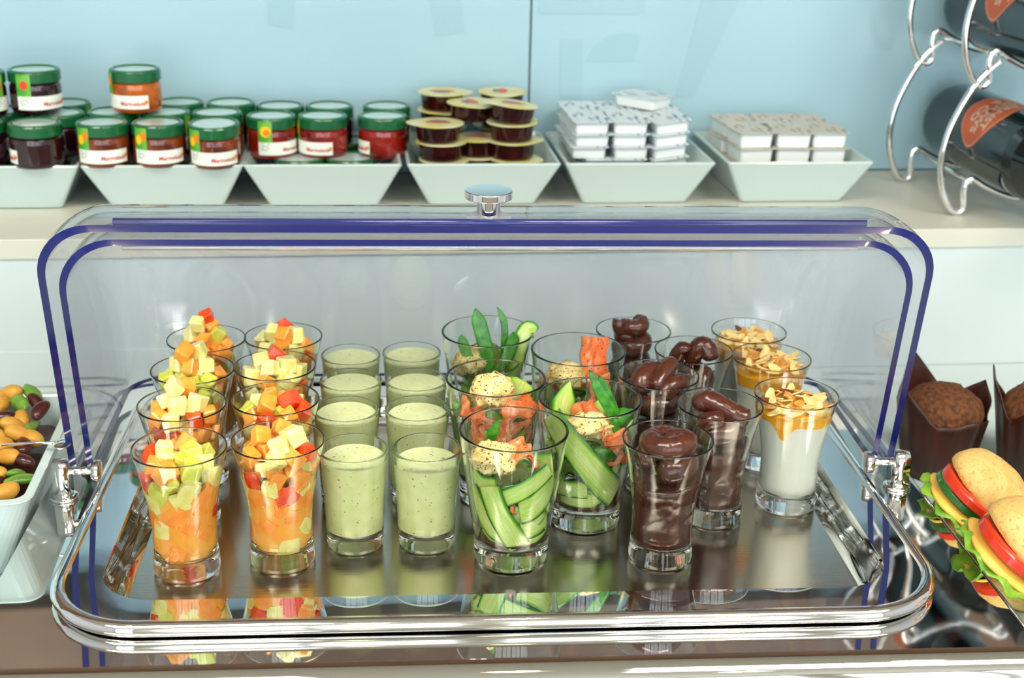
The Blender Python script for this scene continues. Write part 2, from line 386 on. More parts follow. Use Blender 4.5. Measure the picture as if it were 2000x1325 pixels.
obj('lip', mesh('lip', *tube([(-.232, YH-.018, ZH+.1622), (.232, YH-.018, ZH+.1622)], .0021, 10)), mat('clear_lip', (.9, .93, .95, 1), .1, trans=.8), inn)
kx, ky = -.005, YH-.004
kz = ZH+.1780
obj('collar', lathe_me('collar', [(.0145, 0), (.0145, .0008), (.013, .0018), (.0, .0018)], 32), mat('clear_washer', (.8, .82, .82, 1), .15, trans=.5), lid, (kx, ky, kz-.0005))
kn = obj('knob', lathe_me('knob', [(.0076, 0), (.0076, .0112), (.0148, .0113), (.0153, .0117), (.0153, .0160), (.0149, .0164), (.0002, .0164)], 40), M_chrome, lid, (kx, ky, kz+.0014))
for s, nm in ((-1, 'left'), (1, 'right')):
    h = unit('hinge_bracket', 'chrome hinge bracket holding the covers on the %s side of the tray' % nm, 'hinge'); h['group'] = 'hinge brackets'
    x = s*.2880
    prof = [(y_, z_) for y_, z_ in ((-.007, .0), (.007, .0), (.0075, .006), (.0070, .022), (.005, .0265), (.002, .028), (-.002, .028), (-.005, .0265), (-.0070, .022), (-.0075, .006))]
    obj('post', mesh('post', *loft([[(x-.005, YH+a, .0006+b) for a, b in prof], [(x+.005, YH+a, .0006+b) for a, b in prof]])), M_chrome, h)
    rot = Matrix.Translation((0, YH, ZH)) @ Matrix.Rotation(PI/2, 4, 'Y')
    obj('pin', mesh('pin', *xf(lathe([(.0028, -.02), (.0028, .004)], 16), Matrix.Translation((s*.2850, YH, ZH)) @ Matrix.Rotation(s*PI/2, 4, 'Y'))), M_chrome, h)
    obj('screw', mesh('screw', *xf(lathe([(.0, -.0035), (.0068, -.0035), (.0075, -.0025), (.0075, .0015), (.0, .0015)], 24), Matrix.Translation((s*.2660, YH, ZH)) @ Matrix.Rotation(s*PI/2, 4, 'Y'))), M_chrome, h)
    obj('foot', mesh('foot', *xf(lathe([(.0, 0), (.0095, 0), (.0095, .0014), (.008, .002), (.0, .002)], 28), Matrix.Translation((x, YH, .0002)))), M_chrome, h)

# ------------------------------------------------------------------ glasses
ZF = -.0119
OUT_FL = [(.0, 0), (.0185, 0), (.0203, .0012), (.0208, .004), (.0206, .009), (.0200, .014), (.0196, .022), (.0197, .032), (.0204, .041), (.0216, .050), (.0234, .060), (.0256, .071), (.0278, .080), (.0289, .0845)]
IN_FL = [(.0278, .0846), (.0267, .080), (.0245, .071), (.0222, .060), (.0204, .050), (.0191, .041), (.0183, .032), (.0180, .022), (.0176, .0155), (.0160, .0128), (.010, .0118), (.0, .0116)]
OUT_S = [(.0, 0), (.0165, 0), (.0178, .0010), (.0183, .0035), (.0186, .012), (.0196, .035), (.0212, .058), (.0223, .0688)]
IN_S = [(.0206, .0690), (.0195, .058), (.0180, .035), (.0170, .0145), (.0150, .0118), (.009, .0108), (.0, .0106)]
OUT_A = [(.0, 0), (.0212, 0), (.0230, .0012), (.0238, .004), (.0242, .012), (.0241, .017), (.0262, .030), (.0291, .052), (.0321, .074), (.0345, .0907)]
IN_A = [(.0327, .0909), (.0304, .074), (.0275, .052), (.0247, .031), (.0230, .0205), (.0205, .0172), (.012, .0160), (.0, .0157)]
def in_r(prof, z):
    p = sorted([(b, a) for a, b in prof])
    if z <= p[0][0]: return p[0][1]
    for (z0, r0), (z1, r1) in zip(p, p[1:]):
        if z <= z1: return r0+(r1-r0)*(z-z0)/max(z1-z0, 1e-9)
    return p[-1][1]
def glass_mesh(name, o, i):
    o, i = refine(o), refine(i)
    rim = [((o[-1][0]*.75+i[0][0]*.25), o[-1][1]+.0007), ((o[-1][0]*.25+i[0][0]*.75), o[-1][1]+.0007)]
    return lathe_me(name, [(max(r, .0002), z) for r, z in o]+rim+[(max(r, .0002), z) for r, z in i], 72, True, True, False)
ME_FL, ME_S, ME_A = glass_mesh('flared_glass', OUT_FL, IN_FL), glass_mesh('shot_glass', OUT_S, IN_S), glass_mesh('tumbler', OUT_A, IN_A)
def glass(name, me, xy, label, group):
    o = obj(name, me, M_glass, None, (xy[0], xy[1], ZF)); return tag(o, label, 'glass', group)
FR = {'front left': (-.1908, .1070), 'front right': (-.1318, .1135), 'second-row left': (-.1963, .1731), 'second-row right': (-.1361, .1776),
      'third-row left': (-.1955, .2336), 'third-row right': (-.1391, .2368), 'back left': (-.1916, .2930), 'back right': (-.1356, .2950)}
SO = {'front left': (-.0855, .1312), 'front right': (-.0389, .1289), 'second-row left': (-.0899, .1934), 'second-row right': (-.0416, .1911),
      'third-row left': (-.0864, .2451), 'third-row right': (-.0397, .2422), 'back left': (-.0861, .2943), 'back right': (-.0403, .2968)}
SA = {'front': (.0142, .1060), 'right middle': (.0705, .1522), 'left middle': (.0118, .1900), 'right back': (.0773, .2397), 'back left': (.0155, .2800)}
CH = {'front': (.1112, .0984), 'right of the front': (.1585, .1493), 'middle': (.1285, .2035), 'right back': (.1653, .2489), 'rearmost': (.1290, .2930)}
YO = {'front': (.2160, .1638), 'middle': (.2192, .2316), 'back': (.2180, .2865)}
for k, p in FR.items(): glass('flared_glass', ME_FL, p, 'flared glass of fruit salad, %s of the eight' % k, 'fruit salad glasses')
for k, p in SO.items(): glass('shot_glass', ME_S, p, 'short straight glass of green soup, %s of the eight' % k, 'soup glasses')
for k, p in SA.items(): glass('tumbler', ME_A, p, 'wide tapered glass of cucumber salad, %s of the five' % k, 'cucumber salad glasses')
for k, p in CH.items(): glass('flared_glass', ME_FL, p, 'flared glass of chocolate mousse, %s of the five' % k, 'chocolate mousse glasses')
for k, p in YO.items(): glass('flared_glass', ME_FL, p, 'flared glass of yogurt with almonds, %s of the three' % k, 'yogurt glasses')
# ------------------------------------------------------------------ fruit salad
def fill_prof(inp, top, gap=-.0005, bottom=.0128, dome=0.0, edge=.0008):
    zs = [bottom, bottom+.002]+[bottom+.002+(top-bottom-.002)*k/10 for k in range(1, 11)]
    p = [(.0002, bottom-.0006), (in_r(inp, bottom)*.75, bottom-.0002)]
    p += [(in_r(inp, z)-gap, z) for z in zs[1:]]
    p += [(in_r(inp, top)-gap-edge, top+edge*.4)]+[((in_r(inp, top)-gap-edge)*k/6, top+edge*.4+dome*(1-(k/6)**2)) for k in (5, 4, 3, 2, 1)]+[(.0002, top+edge*.4+dome)]
    return p
def cube_mesh(s, rnd):
    bm = bmesh.new(); bmesh.ops.create_cube(bm, size=1)
    for v in bm.verts:
        v.co = Vector((v.co.x*s*rnd.uniform(.8, 1.25), v.co.y*s*rnd.uniform(.8, 1.15), v.co.z*s*rnd.uniform(.75, 1.1)))
        v.co += Vector((rnd.uniform(-.1, .1), rnd.uniform(-.1, .1), rnd.uniform(-.1, .1)))*s
    bmesh.ops.bevel(bm, geom=bm.edges[:], offset=s*.09, segments=1, affect='EDGES', profile=.6)
    bmesh.ops.subdivide_edges(bm, edges=[e for e in bm.edges if e.calc_length() > s*.35], cuts=3, use_grid_fill=True)
    bm.verts.index_update(); r = [v.co.copy() for v in bm.verts], [tuple(v.index for v in f.verts) for f in bm.faces]; bm.free(); return r
KINDS = {'o': (M_orange, 'orange melon cube'), 'p': (M_pale, 'pale honeydew cube'), 'g': (M_green, 'green-edged apple cube'), 'r': (M_red, 'red papaya cube')}
def fruit(key, xy, n_wall, heap, juice_top, cols, seed):
    rnd = random.Random(seed)
    tag(obj('fruit_juice', lathe_me('fruit_juice', fill_prof(IN_FL, juice_top, -.0001), 48, True, True), M_juice, None, (xy[0], xy[1], ZF)),
        'orange juice in the %s fruit salad glass' % key, 'juice', 'juice in the fruit salad glasses')
    def add(x, y, z, s, k):
        m, lab = KINDS[k]
        vf = xf(cube_mesh(s, rnd), Matrix.Translation((x, y, z)) @ Euler((rnd.uniform(0, 6), rnd.uniform(0, 6), rnd.uniform(0, 6))).to_matrix().to_4x4())
        out = []
        for p in vf[0]:
            if p.z < .0845:
                rm = in_r(IN_FL, max(p.z, .013))+(.0006 if p.z < .070 else .0006-(p.z-.070)*.08); r = math.hypot(p.x, p.y)
                if r > rm: p = Vector((p.x*rm/r, p.y*rm/r, p.z))
            if p.z < .0135: p.z = .0135
            out.append(p)
        c = Vector((x, y, z))
        o = obj('fruit_cube', mesh('fruit_cube', [p-c for p in out], vf[1], smooth=False), m, None, (xy[0]+x, xy[1]+y, ZF+z))
        lev = 'low' if z < .035 else 'halfway up' if z < .055 else 'near the surface' if z < .0735 else 'at the rim' if z < .0835 else 'high in the heap' if z < .0935 else 'on top of the heap'
        tag(o, '%s, %s, %s side, in the %s fruit glass' % (lab, lev, where(x, y), key), 'fruit cube', 'fruit cubes in the %s glass' % key)
    for i in range(n_wall):
        z = .019+(.050*(i/max(n_wall-1, 1))**.6); th = i*2.4+rnd.uniform(-.3, .3); s = rnd.uniform(.009, .0125)
        rr = in_r(IN_FL, z)-s*.05
        add(rr*math.sin(th), -rr*math.cos(th), z, s, rnd.choice(cols+'ooo'))
    for z, n, rr in heap:
        for j in range(n):
            th = 2*PI*j/n+rnd.uniform(-.25, .25)+z*90
            r2 = rr*rnd.uniform(.85, 1.1) if n > 1 else rnd.uniform(0, .003)
            add(r2*math.sin(th), -r2*math.cos(th), z+rnd.uniform(-.0015, .0015), rnd.uniform(.0092, .0118), rnd.choice(cols))
full = [(.068, 8, .0165), (.070, 3, .006), (.078, 7, .0165), (.080, 3, .006), (.087, 4, .0095)]
tall = full+[(.0955, 2, .005)]
low = [(.066, 8, .0165), (.068, 3, .006), (.076, 8, .0175), (.077, 3, .007)]
fruit('front left', FR['front left'], 34, low+[(.083, 2, .008)], .060, 'pppppooogr', 1)
fruit('front right', FR['front right'], 36, full, .060, 'ppppoooor', 2)
fruit('second-row left', FR['second-row left'], 14, tall, .060, 'ppooorpr', 3)
fruit('second-row right', FR['second-row right'], 8, low+[(.085, 3, .009)], .060, 'pppooogr', 4)
fruit('third-row left', FR['third-row left'], 6, tall, .060, 'pppppooog', 5)
fruit('third-row right', FR['third-row right'], 4, full, .060, 'ppppooor', 6)
fruit('back left', FR['back left'], 6, tall+[(.101, 1, 0)], .060, 'poorg', 7)
fruit('back right', FR['back right'], 4, full, .060, 'poopr', 8)

# ------------------------------------------------------------------ soup
for i, (k, p) in enumerate(SO.items()):
    top = (.0625, .0600, .0655, .0645, .0655, .0655, .0655, .0650)[i]
    tag(obj('green_soup', lathe_me('green_soup', fill_prof(IN_S, top, -.0005, .0118, 0, .0012), 56), M_soup, None, (p[0], p[1], ZF)),
        'pale green soup with herb flecks in the %s shot glass' % k, 'soup', 'soup portions')

# ------------------------------------------------------------------ chocolate mousse
def mousse_body(inp, top, seed, amp=.0016):
    prof = fill_prof(inp, top, -.0005, .0128); v, f = lathe(prof, 56); o = []
    for p in v:
        r = math.hypot(p[0], p[1])
        if r > .004 and p[2] > .02:
            a = math.atan2(p[1], p[0]); n = noise.noise(Vector((math.cos(a)*1.1, math.sin(a)*1.1, p[2]*160+seed*5+a*.4)))
            k = max(0, n-.08)*2.2; zz = p[2] + (.004*math.sin(a+seed) if p[2] > top-.012 else 0)
            o.append((p[0]*(1-k*amp/r*1.4), p[1]*(1-k*amp/r*1.4), zz))
        else: o.append(p)
    return mesh('filling', o, f)
def rope(pts, rad, n=7):
    pts = smooth_path(pts, n); L = len(pts); rr = []
    for i in range(L):
        t = i/(L-1); k = min(1, (t/.1)**.5 if t > 0 else .15, ((1-t)/.14)**.6 if t < 1 else .1); rr.append(rad*max(k, .12))
    v, f = tube(pts, rr, 20); v = [p*(1+.012*noise.noise(p*420)) for p in v]; return v, f
def mousse(key, top, ropes, seed):
    x, y = CH[key]; t = thing('chocolate_mousse', 'dark piped chocolate mousse in the %s mousse glass' % key, 'mousse', (x, y, ZF), group='chocolate mousse portions')
    obj('filling', mousse_body(IN_FL, top, seed), M_choc, t)
    for pts, rad in ropes: obj('piped_swirl', mesh('piped_swirl', *rope(pts, rad)), M_choc, t)
def ring(r, z0, z1, turns, a0, n=10): return [(r*math.cos(a0+2*PI*turns*k/n), r*math.sin(a0+2*PI*turns*k/n), z0+(z1-z0)*k/n) for k in range(n+1)]
mousse('front', .061, [(ring(.011, .068, .072, .95, -2.3), .0095), (ring(.0105, .079, .084, 1.05, -.6, 12)+[(.002, .001, .0855), (-.001, .002, .082)], .0078)], 1)
mousse('right of the front', .056, [([(-.012, -.004, .066), (-.012, -.008, .074), (-.007, -.010, .078), (-.001, -.008, .076)], .0062), (ring(.010, .064, .070, .9, 1.6), .0085),
    ([(-.013, .006, .078), (-.009, .006, .085), (-.002, .001, .0845), (.006, -.005, .081), (.013, -.009, .0785), (.0175, -.010, .0765)], .0074)], 2)
mousse('middle', .052, [(ring(.010, .060, .068, 1.0, .5), .0085), ([(-.013, -.008, .074), (-.012, -.002, .083), (-.005, .004, .0855), (.002, .006, .0845)], .0075),
    ([(-.005, -.011, .077), (.001, -.004, .0855), (.008, .004, .0895), (.010, .007, .0885)], .0062), ([(.0, -.013, .073), (.007, -.010, .080), (.014, -.006, .080), (.017, -.001, .076)], .0065)], 3)
mousse('right back', .050, [(ring(.009, .058, .066, 1.0, 2.5), .0085), ([(-.012, .002, .072), (-.0125, .0, .080), (-.009, -.002, .0865), (-.007, -.003, .084)], .0058),
    ([(-.001, .004, .075), (.001, .0, .083), (.006, -.001, .0885), (.010, -.004, .084), (.010, -.006, .078)], .0072)], 4)
mousse('rearmost', .040, [(ring(.0065, .050, .066, 1.6, 0, 14), .0085), (ring(.0075, .070, .082, 1.4, 2.0, 14), .0075), (ring(.006, .087, .091, .9, 2.2), .0062),
    ([(-.010, -.003, .084), (-.0125, -.004, .090), (-.0115, -.003, .0945)], .0052)], 5)

# ------------------------------------------------------------------ yogurt with orange curd and almonds
def flake_mesh(rnd):
    a, b = rnd.uniform(.0044, .0062), rnd.uniform(.0027, .0038); n = 12; top, bot = [], []
    for k in range(n):
        t = 2*PI*k/n; e = 1+.12*math.sin(2*t+rnd.uniform(-.5, .5)); c = math.cos(t)
        x, y = a*c*e*(1.15 if c > .8 else 1), b*math.sin(t)*e; z = .0009*(x/a)**2
        top.append((x, y, z+.0004)); bot.append((x, y, z-.0004))
    return mesh('almond_flake', *loft([bot, top]), smooth=False)
for gi, (key, (x, y)) in enumerate(YO.items()):
    rnd = random.Random(40+gi); t = thing('yogurt', 'white yogurt topped with orange curd in the %s yogurt glass' % key, 'yogurt', (x, y, ZF), group='yogurt portions')
    ytop, ctop = (.0670, .0755)[0], .0755
    v, f = lathe(fill_prof(IN_FL, .0715, -.0004, .0128), 64)
    obj('filling', mesh('filling', v, f), M_yog, t)
    # curd layer whose lower edge runs down the glass in a drip at the left
    cp = []; seg = 64; rows = []
    for lev in range(9):
        row = []
        for k in range(seg):
            a = 2*PI*k/seg; th = math.atan2(math.cos(a), -math.sin(a))      # 0 faces the viewer, + to the right
            d = .0135*math.exp(-((th+.62)/.24)**2)+.0015*math.exp(-((th-.3)/.7)**2)+.0012*math.sin(3*th+gi)
            if gi: d = .0055+.0015*math.sin(3*th+gi)
            zl = .0705-d; z = zl+(ctop-zl)*lev/8; r = in_r(IN_FL, z)+.00055
            row.append((r*math.cos(a), r*math.sin(a), z))
        rows.append(row)
    rows.append([(p[0]*.5, p[1]*.5, ctop+.0008) for p in rows[-1]])
    obj('orange_curd', mesh('orange_curd', *loft(rows, False, True)), M_curd, t)
    for i in range((34, 34, 26)[gi]):
        r = .0225*math.sqrt((i+.5)/34); a = i*2.39996; m = M_skin if i in (19, 30) else (M_toast if rnd.random() < .22 else M_almond)
        z = ctop+.0022+.0045*(1-r/.024)*rnd.uniform(.4, 1)+(.003 if gi == 1 else 0)
        tag(obj('almond_flake', flake_mesh(rnd), m, None, (x+r*math.cos(a), y+r*math.sin(a), ZF+z), (rnd.uniform(-.55, .55), rnd.uniform(-.55, .55), rnd.uniform(0, 6.28))),
            '%s almond flake, %s %s, on the %s yogurt' % ({M_skin: 'dark-skinned', M_toast: 'toasted brown', M_almond: 'pale sliced'}[m], where(math.cos(a), math.sin(a)), 'centre' if r < .009 else 'middle' if r < .016 else 'edge', key), 'almond flake', 'almond flakes on the %s yogurt' % key)

# ------------------------------------------------------------------ cucumber and salmon salads
def strip(pts, nrm, width, th=.0009, wfun=None):
    """ribbon along pts with outward normals; UV v runs across"""
    n = len(pts); vs, fs, uv = [], [], []; A = 6
    for i in range(n):
        p = Vector(pts[i]); t = (Vector(pts[min(i+1, n-1)])-Vector(pts[max(i-1, 0)])).normalized(); N = Vector(nrm[i]).normalized()
        s = t.cross(N).normalized(); N = s.cross(t); k = wfun(i/(n-1)) if wfun else 1
        for side in (0, 1):
            for j in range(A+1):
                u = j/A-.5; vs.append(p+s*(width*k*u)+N*(th*(.5 if side else -.5))); uv.append((i/(n-1), j/A))
    W = 2*(A+1)
    for i in range(n-1):
        for j in range(A):
            a = i*W+j; fs.append((a, a+1, a+W+1, a+W)); b = a+A+1; fs.append((b, b+W, b+W+1, b+1))
        a = i*W; fs.append((a, a+W, a+W+A+1, a+A+1)); a = i*W+A; fs.append((a, a+A+1, a+W+A+1, a+W))
    for i in (0, n-1):
        for j in range(A): a = i*W+j; fs.append((a, a+A+1, a+A+2, a+1))
    me = mesh('ribbon', vs, fs); ul = me.uv_layers.new(name='UVMap')
    for lp in me.loops: ul.data[lp.index].uv = uv[lp.vertex_index]
    return me
def cyl(th, z, off, inp=IN_A):
    a = math.radians(th); r = in_r(inp, min(max(z, .018), .0905))-off; return Vector((r*math.sin(a), -r*math.cos(a), z)), Vector((math.sin(a), -math.cos(a), 0))
def wall_ribbon(ctrl, width, off=.0012, n=7, wfun=None):
    path = smooth_path([Vector((a, b*1000, 0)) for a, b in ctrl], n); P, N = [], []
    for q in path: p, m = cyl(q.x, q.y/1000, off); P.append(p); N.append(m)
    me = strip(P, N, width, wfun=wfun)
    for v in me.vertices:                       # press the ribbon against the inside of the glass
        r = math.hypot(v.co.x, v.co.y); rm = in_r(IN_A, min(max(v.co.z, .0175), .0905))+.0005
        if r > rm and v.co.z < .088: v.co.x *= rm/r; v.co.y *= rm/r
        if v.co.z < .0172: v.co.z = .0172
    return me
def rib(key, me, what='cucumber ribbon', m=None, name='cucumber_ribbon'):
    x, y = SA[key]; o = obj(name, me, m or M_cuc, None, (x, y, ZF)); lab = '%s in the %s salad glass' % (what, key)
    if m is None and what in ('cucumber ribbon', 'tucked-in cucumber ribbon'):
        c = sum((v.co for v in me.vertices), Vector())/len(me.vertices)
        lab = '%s, %s, %s side, in the %s salad glass' % (what, 'near the bottom' if c.z < .032 else 'halfway up' if c.z < .052 else 'near the top', where(c.x, c.y), key)
    return tag(o, lab, what.split()[-2]+' '+what.split()[-1], '%ss in the %s salad' % (what, key))
ends = lambda t: min(1, .35+4*t, .35+4*(1-t))
def dress(key):
    x, y = SA[key]; tag(obj('dressing', lathe_me('dressing', fill_prof(IN_A, .0205, -.0004, .0165), 40), M_dress, None, (x, y, ZF)), 'dark dressing in the bottom of the %s salad glass' % key, 'dressing', 'salad dressings')
def chunk(key, name, what, m, loc, s, rot=(0, 0, 0), amp=.35, freq=1.6, seed=1, sub=4):
    v, f = lump(sub, s[0], s[1], s[2], amp, freq, seed); E = Euler(rot).to_matrix(); o = []
    for p in v:
        p = E @ p + Vector(loc); r = math.hypot(p.x, p.y); rm = in_r(IN_A, min(max(p.z, .018), .0905))+.0004
        if r > rm and p.z < .088: p = Vector((p.x*rm/r, p.y*rm/r, p.z))
        if p.z < .0172: p.z = .0172
        o.append(p-Vector(loc))
    x, y = SA[key]; ob = obj(name, mesh(name, o, f), m, None, (x+loc[0], y+loc[1], ZF+loc[2]))
    return tag(ob, '%s in the %s salad glass' % (what, key), what.split()[-1] if what.split()[-1] != 'cheese' else 'cream cheese', '%ss in the salads' % name.replace('_', ' '))
def sheet(key, loc, size, rot, seed, what):
    """crumpled slice of salmon"""
    n = 14; v, f = [], []
    for s in (0, 1):
        for i in range(n+1):
            for j in range(n+1):
                u, w_ = i/n-.5, j/n-.5; e = 1-.25*abs(noise.noise(Vector((u*3, w_*3, seed))))
                h = .0045*noise.noise(Vector((u*3.2, w_*3.2, seed*3.1)))+.004*math.sin(u*7+seed)
                v.append(Vector((u*size[0]*e, w_*size[1]*e, h+(.0011 if s else -.0011))))
    q = (n+1)**2
    for i in range(n):
        for j in range(n):
            a = i*(n+1)+j; f.append((a, a+n+1, a+n+2, a+1)); f.append((q+a, q+a+1, q+a+n+2, q+a+n+1))
    for k in range(n):
        for a, b in ((k, k+1), (n*(n+1)+k, n*(n+1)+k+1), (k*(n+1), (k+1)*(n+1)), (k*(n+1)+n, (k+1)*(n+1)+n)): f.append((a, b, q+b, q+a))
    E = Euler(rot).to_matrix(); o = []
    for p in v:
        p = E @ p + Vector(loc); r = math.hypot(p.x, p.y); rm = in_r(IN_A, min(max(p.z, .018), .0905))+.0004
        if r > rm and p.z < .088: p = Vector((p.x*rm/r, p.y*rm/r, p.z))
        o.append(p-Vector(loc))
    x, y = SA[key]; ob = obj('salmon_slice', mesh('salmon_slice', o, f), M_salmon, None, (x+loc[0], y+loc[1], ZF+loc[2]))
    return tag(ob, what+' in the %s salad glass' % key, 'salmon', 'salmon slices in the %s salad' % key)
def blade(key, pts, width, what, m=M_leaf):
    P = smooth_path(pts, 6); n = len(P); N = []
    for i in range(n):
        t = (P[min(i+1, n-1)]-P[max(i-1, 0)]).normalized(); N.append(Vector((0, -1, .2))-t*t.dot(Vector((0, -1, .2))))
    rib(key, strip(P, N, width, .0014, lambda t: max(.12, min(1, 3*(1-t)**.8, .6+t))), what, m, 'green_garnish')
def backing(key, seed, zmax=.07, n=9):
    rnd = random.Random(seed)
    for i in range(n):
        a = rnd.uniform(0, 360); z0 = .0235+(zmax-.03)*i/n
        rib(key, wall_ribbon([(a, z0), (a+50, z0+rnd.uniform(-.006, .01)), (a+105, z0+rnd.uniform(-.006, .012))], rnd.uniform(.013, .018), .005+.0035*(i % 3)), 'tucked-in cucumber ribbon')
for k in SA: dress(k)
# front glass
k = 'front'
for c, wd, off in (([(-38, .063), (-26, .045), (-8, .030), (6, .0195)], .0155, .0012), ([(-26, .054), (0, .060), (25, .067), (44, .0725)], .0120, .0022),
                   ([(4, .046), (24, .048), (48, .056), (62, .064)], .0190, .0032), ([(6, .034), (30, .034), (66, .036)], .0180, .0026),
                   ([(-80, .056), (-60, .041), (-36, .030), (-14, .027)], .0130, .0030), ([(14, .0225), (34, .026), (60, .031)], .0120, .0018), ([(-58, .030), (-34, .024), (-6, .0205)], .0110, .0038),
                   ([(-85, .066), (-60, .060), (-30, .062)], .0130, .0042), ([(60, .048), (85, .040), (120, .036)], .0180, .0020), ([(-90, .036), (-120, .042), (-160, .040)], .0190, .0020), ([(100, .062), (140, .056), (190, .060)], .0180, .0020)):
    rib(k, wall_ribbon(c, wd, off))
backing(k, 61)
chunk(k, 'cream_cheese', 'peppered dollop of cream cheese', M_cream, (-.0125, -.006, .0745), (.0145, .012, .0095), (0, .1, .3), .34, 2.2, 3)
sheet(k, (.006, .0, .0755), (.022, .018), (.5, .3, .4), 2, 'peppered orange salmon slice'); sheet(k, (.004, -.016, .050), (.022, .016), (1.2, 0, .3), 5, 'tucked-in orange salmon slice')
blade(k, [(-.016, .010, .060), (-.0155, .008, .074), (-.013, .004, .086), (-.0095, .0, .0975)], .0068, 'dark green leaf blade')
# right middle glass
k = 'right middle'
for c, wd, off in (([(-62, .086), (-36, .071), (-8, .054), (20, .038), (44, .028)], .0200, .0012), ([(-78, .030), (-45, .033), (-8, .034)], .0120, .0026), ([(-60, .022), (-30, .025), (0, .026)], .0120, .0024),
                   ([(58, .060), (40, .045), (16, .032), (-6, .026)], .0140, .0030), ([(52, .080), (60, .062), (58, .040)], .0110, .0018), ([(-80, .062), (-70, .046), (-64, .036)], .0140, .0034),
                   ([(90, .040), (125, .048), (165, .050)], .0190, .0020), ([(-95, .054), (-130, .046), (-170, .056)], .0190, .0020)):
    rib(k, wall_ribbon(c, wd, off))
backing(k, 62)
P = smooth_path([(-.017, .008, .060), (-.0165, .009, .075), (-.015, .010, .088), (-.012, .011, .0985)], 6)
rib(k, strip(P, [Vector((.35, -1, 0))]*len(P), .019, wfun=lambda t: max(.12, min(1, 2.4*(1-t)))), 'standing pale cucumber ribbon')
P = smooth_path([(.006, .012, .060), (.007, .014, .072), (.009, .015, .083)], 6)
rib(k, strip(P, [Vector((.1, -1, 0))]*len(P), .016, wfun=lambda t: max(.12, min(1, 2.4*(1-t)))), 'rear standing cucumber ribbon')
chunk(k, 'cream_cheese', 'lumpy yellow dollop of cream cheese', M_cream, (.000, -.008, .0745), (.0150, .0095, .0085), (0, 0, .1), .34, 2.2, 6)
sheet(k, (.016, -.018, .058), (.018, .015), (1.1, .2, .5), 7, 'pink salmon curl'); sheet(k, (-.001, .006, .078), (.018, .016), (.7, -.4, .2), 9, 'salmon slice behind the cheese')
sheet(k, (.013, -.015, .068), (.018, .012), (.6, .4, .2), 12, 'upper peppered salmon curl')
blade(k, [(.017, -.012, .070), (.013, -.011, .084), (.005, -.010, .098), (-.003, -.008, .114)], .0072, 'long dark green blade')
blade(k, [(.018, -.009, .070), (.015, -.008, .084), (.009, -.007, .098), (.004, -.006, .109)], .0066, 'second dark green blade')
chunk(k, 'green_leaf', 'folded dark green leaf', M_leaf, (.021, -.006, .079), (.0088, .006, .0055), (0, -.3, .3), .3, 1.5, 2, 3)
chunk(k, 'green_leaf', 'grey-green leaf under the cheese', M_leaf, (.006, -.0225, .060), (.009, .003, .0055), (0, .4, .2), .25, 1.5, 5, 3)
# left middle glass
k = 'left middle'
for c, wd, off in (([(60, .055), (45, .040), (30, .022)], .0160, .0012), ([(-85, .070), (-78, .045), (-70, .022)], .0120, .0012), ([(0, .045), (30, .050), (62, .062)], .0120, .0030), ([(-70, .026), (-30, .030), (10, .026)], .0160, .0020),
                   ([(80, .066), (110, .058), (150, .060)], .0190, .0020), ([(-95, .040), (-140, .046), (-175, .044)], .0200, .0020)):
    rib(k, wall_ribbon(c, wd, off))
backing(k, 63)
chunk(k, 'cream_cheese', 'tall peppered scoop of cream cheese', M_cream, (-.003, -.002, .0825), (.0150, .0125, .0118), (0, .1, .2), .3, 2.3, 9)
sheet(k, (.014, -.010, .0725), (.024, .020), (.35, -.3, .3), 3, 'peppered orange salmon slice'); sheet(k, (-.018, -.010, .0705), (.018, .018), (.4, .5, .1), 4, 'left orange salmon slice')
sheet(k, (-.006, -.020, .060), (.030, .020), (1.3, 0, -.1), 6, 'front peppered salmon slice'); sheet(k, (-.014, -.018, .047), (.026, .020), (1.3, .2, -.5), 8, 'lower orange salmon slice'); sheet(k, (.016, -.016, .058), (.022, .016), (1.2, .1, .7), 13, 'side orange salmon slice')
P = smooth_path([(.014, .010, .066), (.017, .009, .076), (.021, .008, .085)], 6)
rib(k, strip(P, [Vector((-.2, -1, .45))]*len(P), .021, wfun=lambda t: max(.2, min(1, 3*(1-t)**.6))), 'leaning green cucumber ribbon')
chunk(k, 'green_leaf', 'small bright leaf at the rim', M_leaf, (-.0265, -.010, .074), (.004, .003, .0045), (0, 0, 0), .3, 1.5, 3, 3)
# right back glass
k = 'right back'
for c, wd, off in (([(-70, .066), (-40, .052), (-10, .040)], .0160, .0012), ([(66, .086), (58, .066), (44, .046)], .0090, .0012), ([(20, .060), (45, .052), (75, .050)], .0140, .0030), ([(-30, .030), (10, .032), (50, .028)], .0180, .0012), ([(100, .050), (150, .056), (190, .050)], .0200, .0020)):
    rib(k, wall_ribbon(c, wd, off))
backing(k, 64)
chunk(k, 'cream_cheese', 'flat peppered dollop of cream cheese', M_cream, (-.010, -.006, .0735), (.0140, .012, .0085), (0, 0, .3), .34, 2.3, 12)
sheet(k, (.012, .004, .080), (.020, .036), (1.25, .1, .15), 10, 'tall upright orange salmon slice'); sheet(k, (.012, -.014, .066), (.020, .020), (1.2, 0, .5), 11, 'lower orange salmon slice'); sheet(k, (-.020, -.006, .070), (.012, .018), (1.2, .4, -.8), 14, 'left salmon scrap')
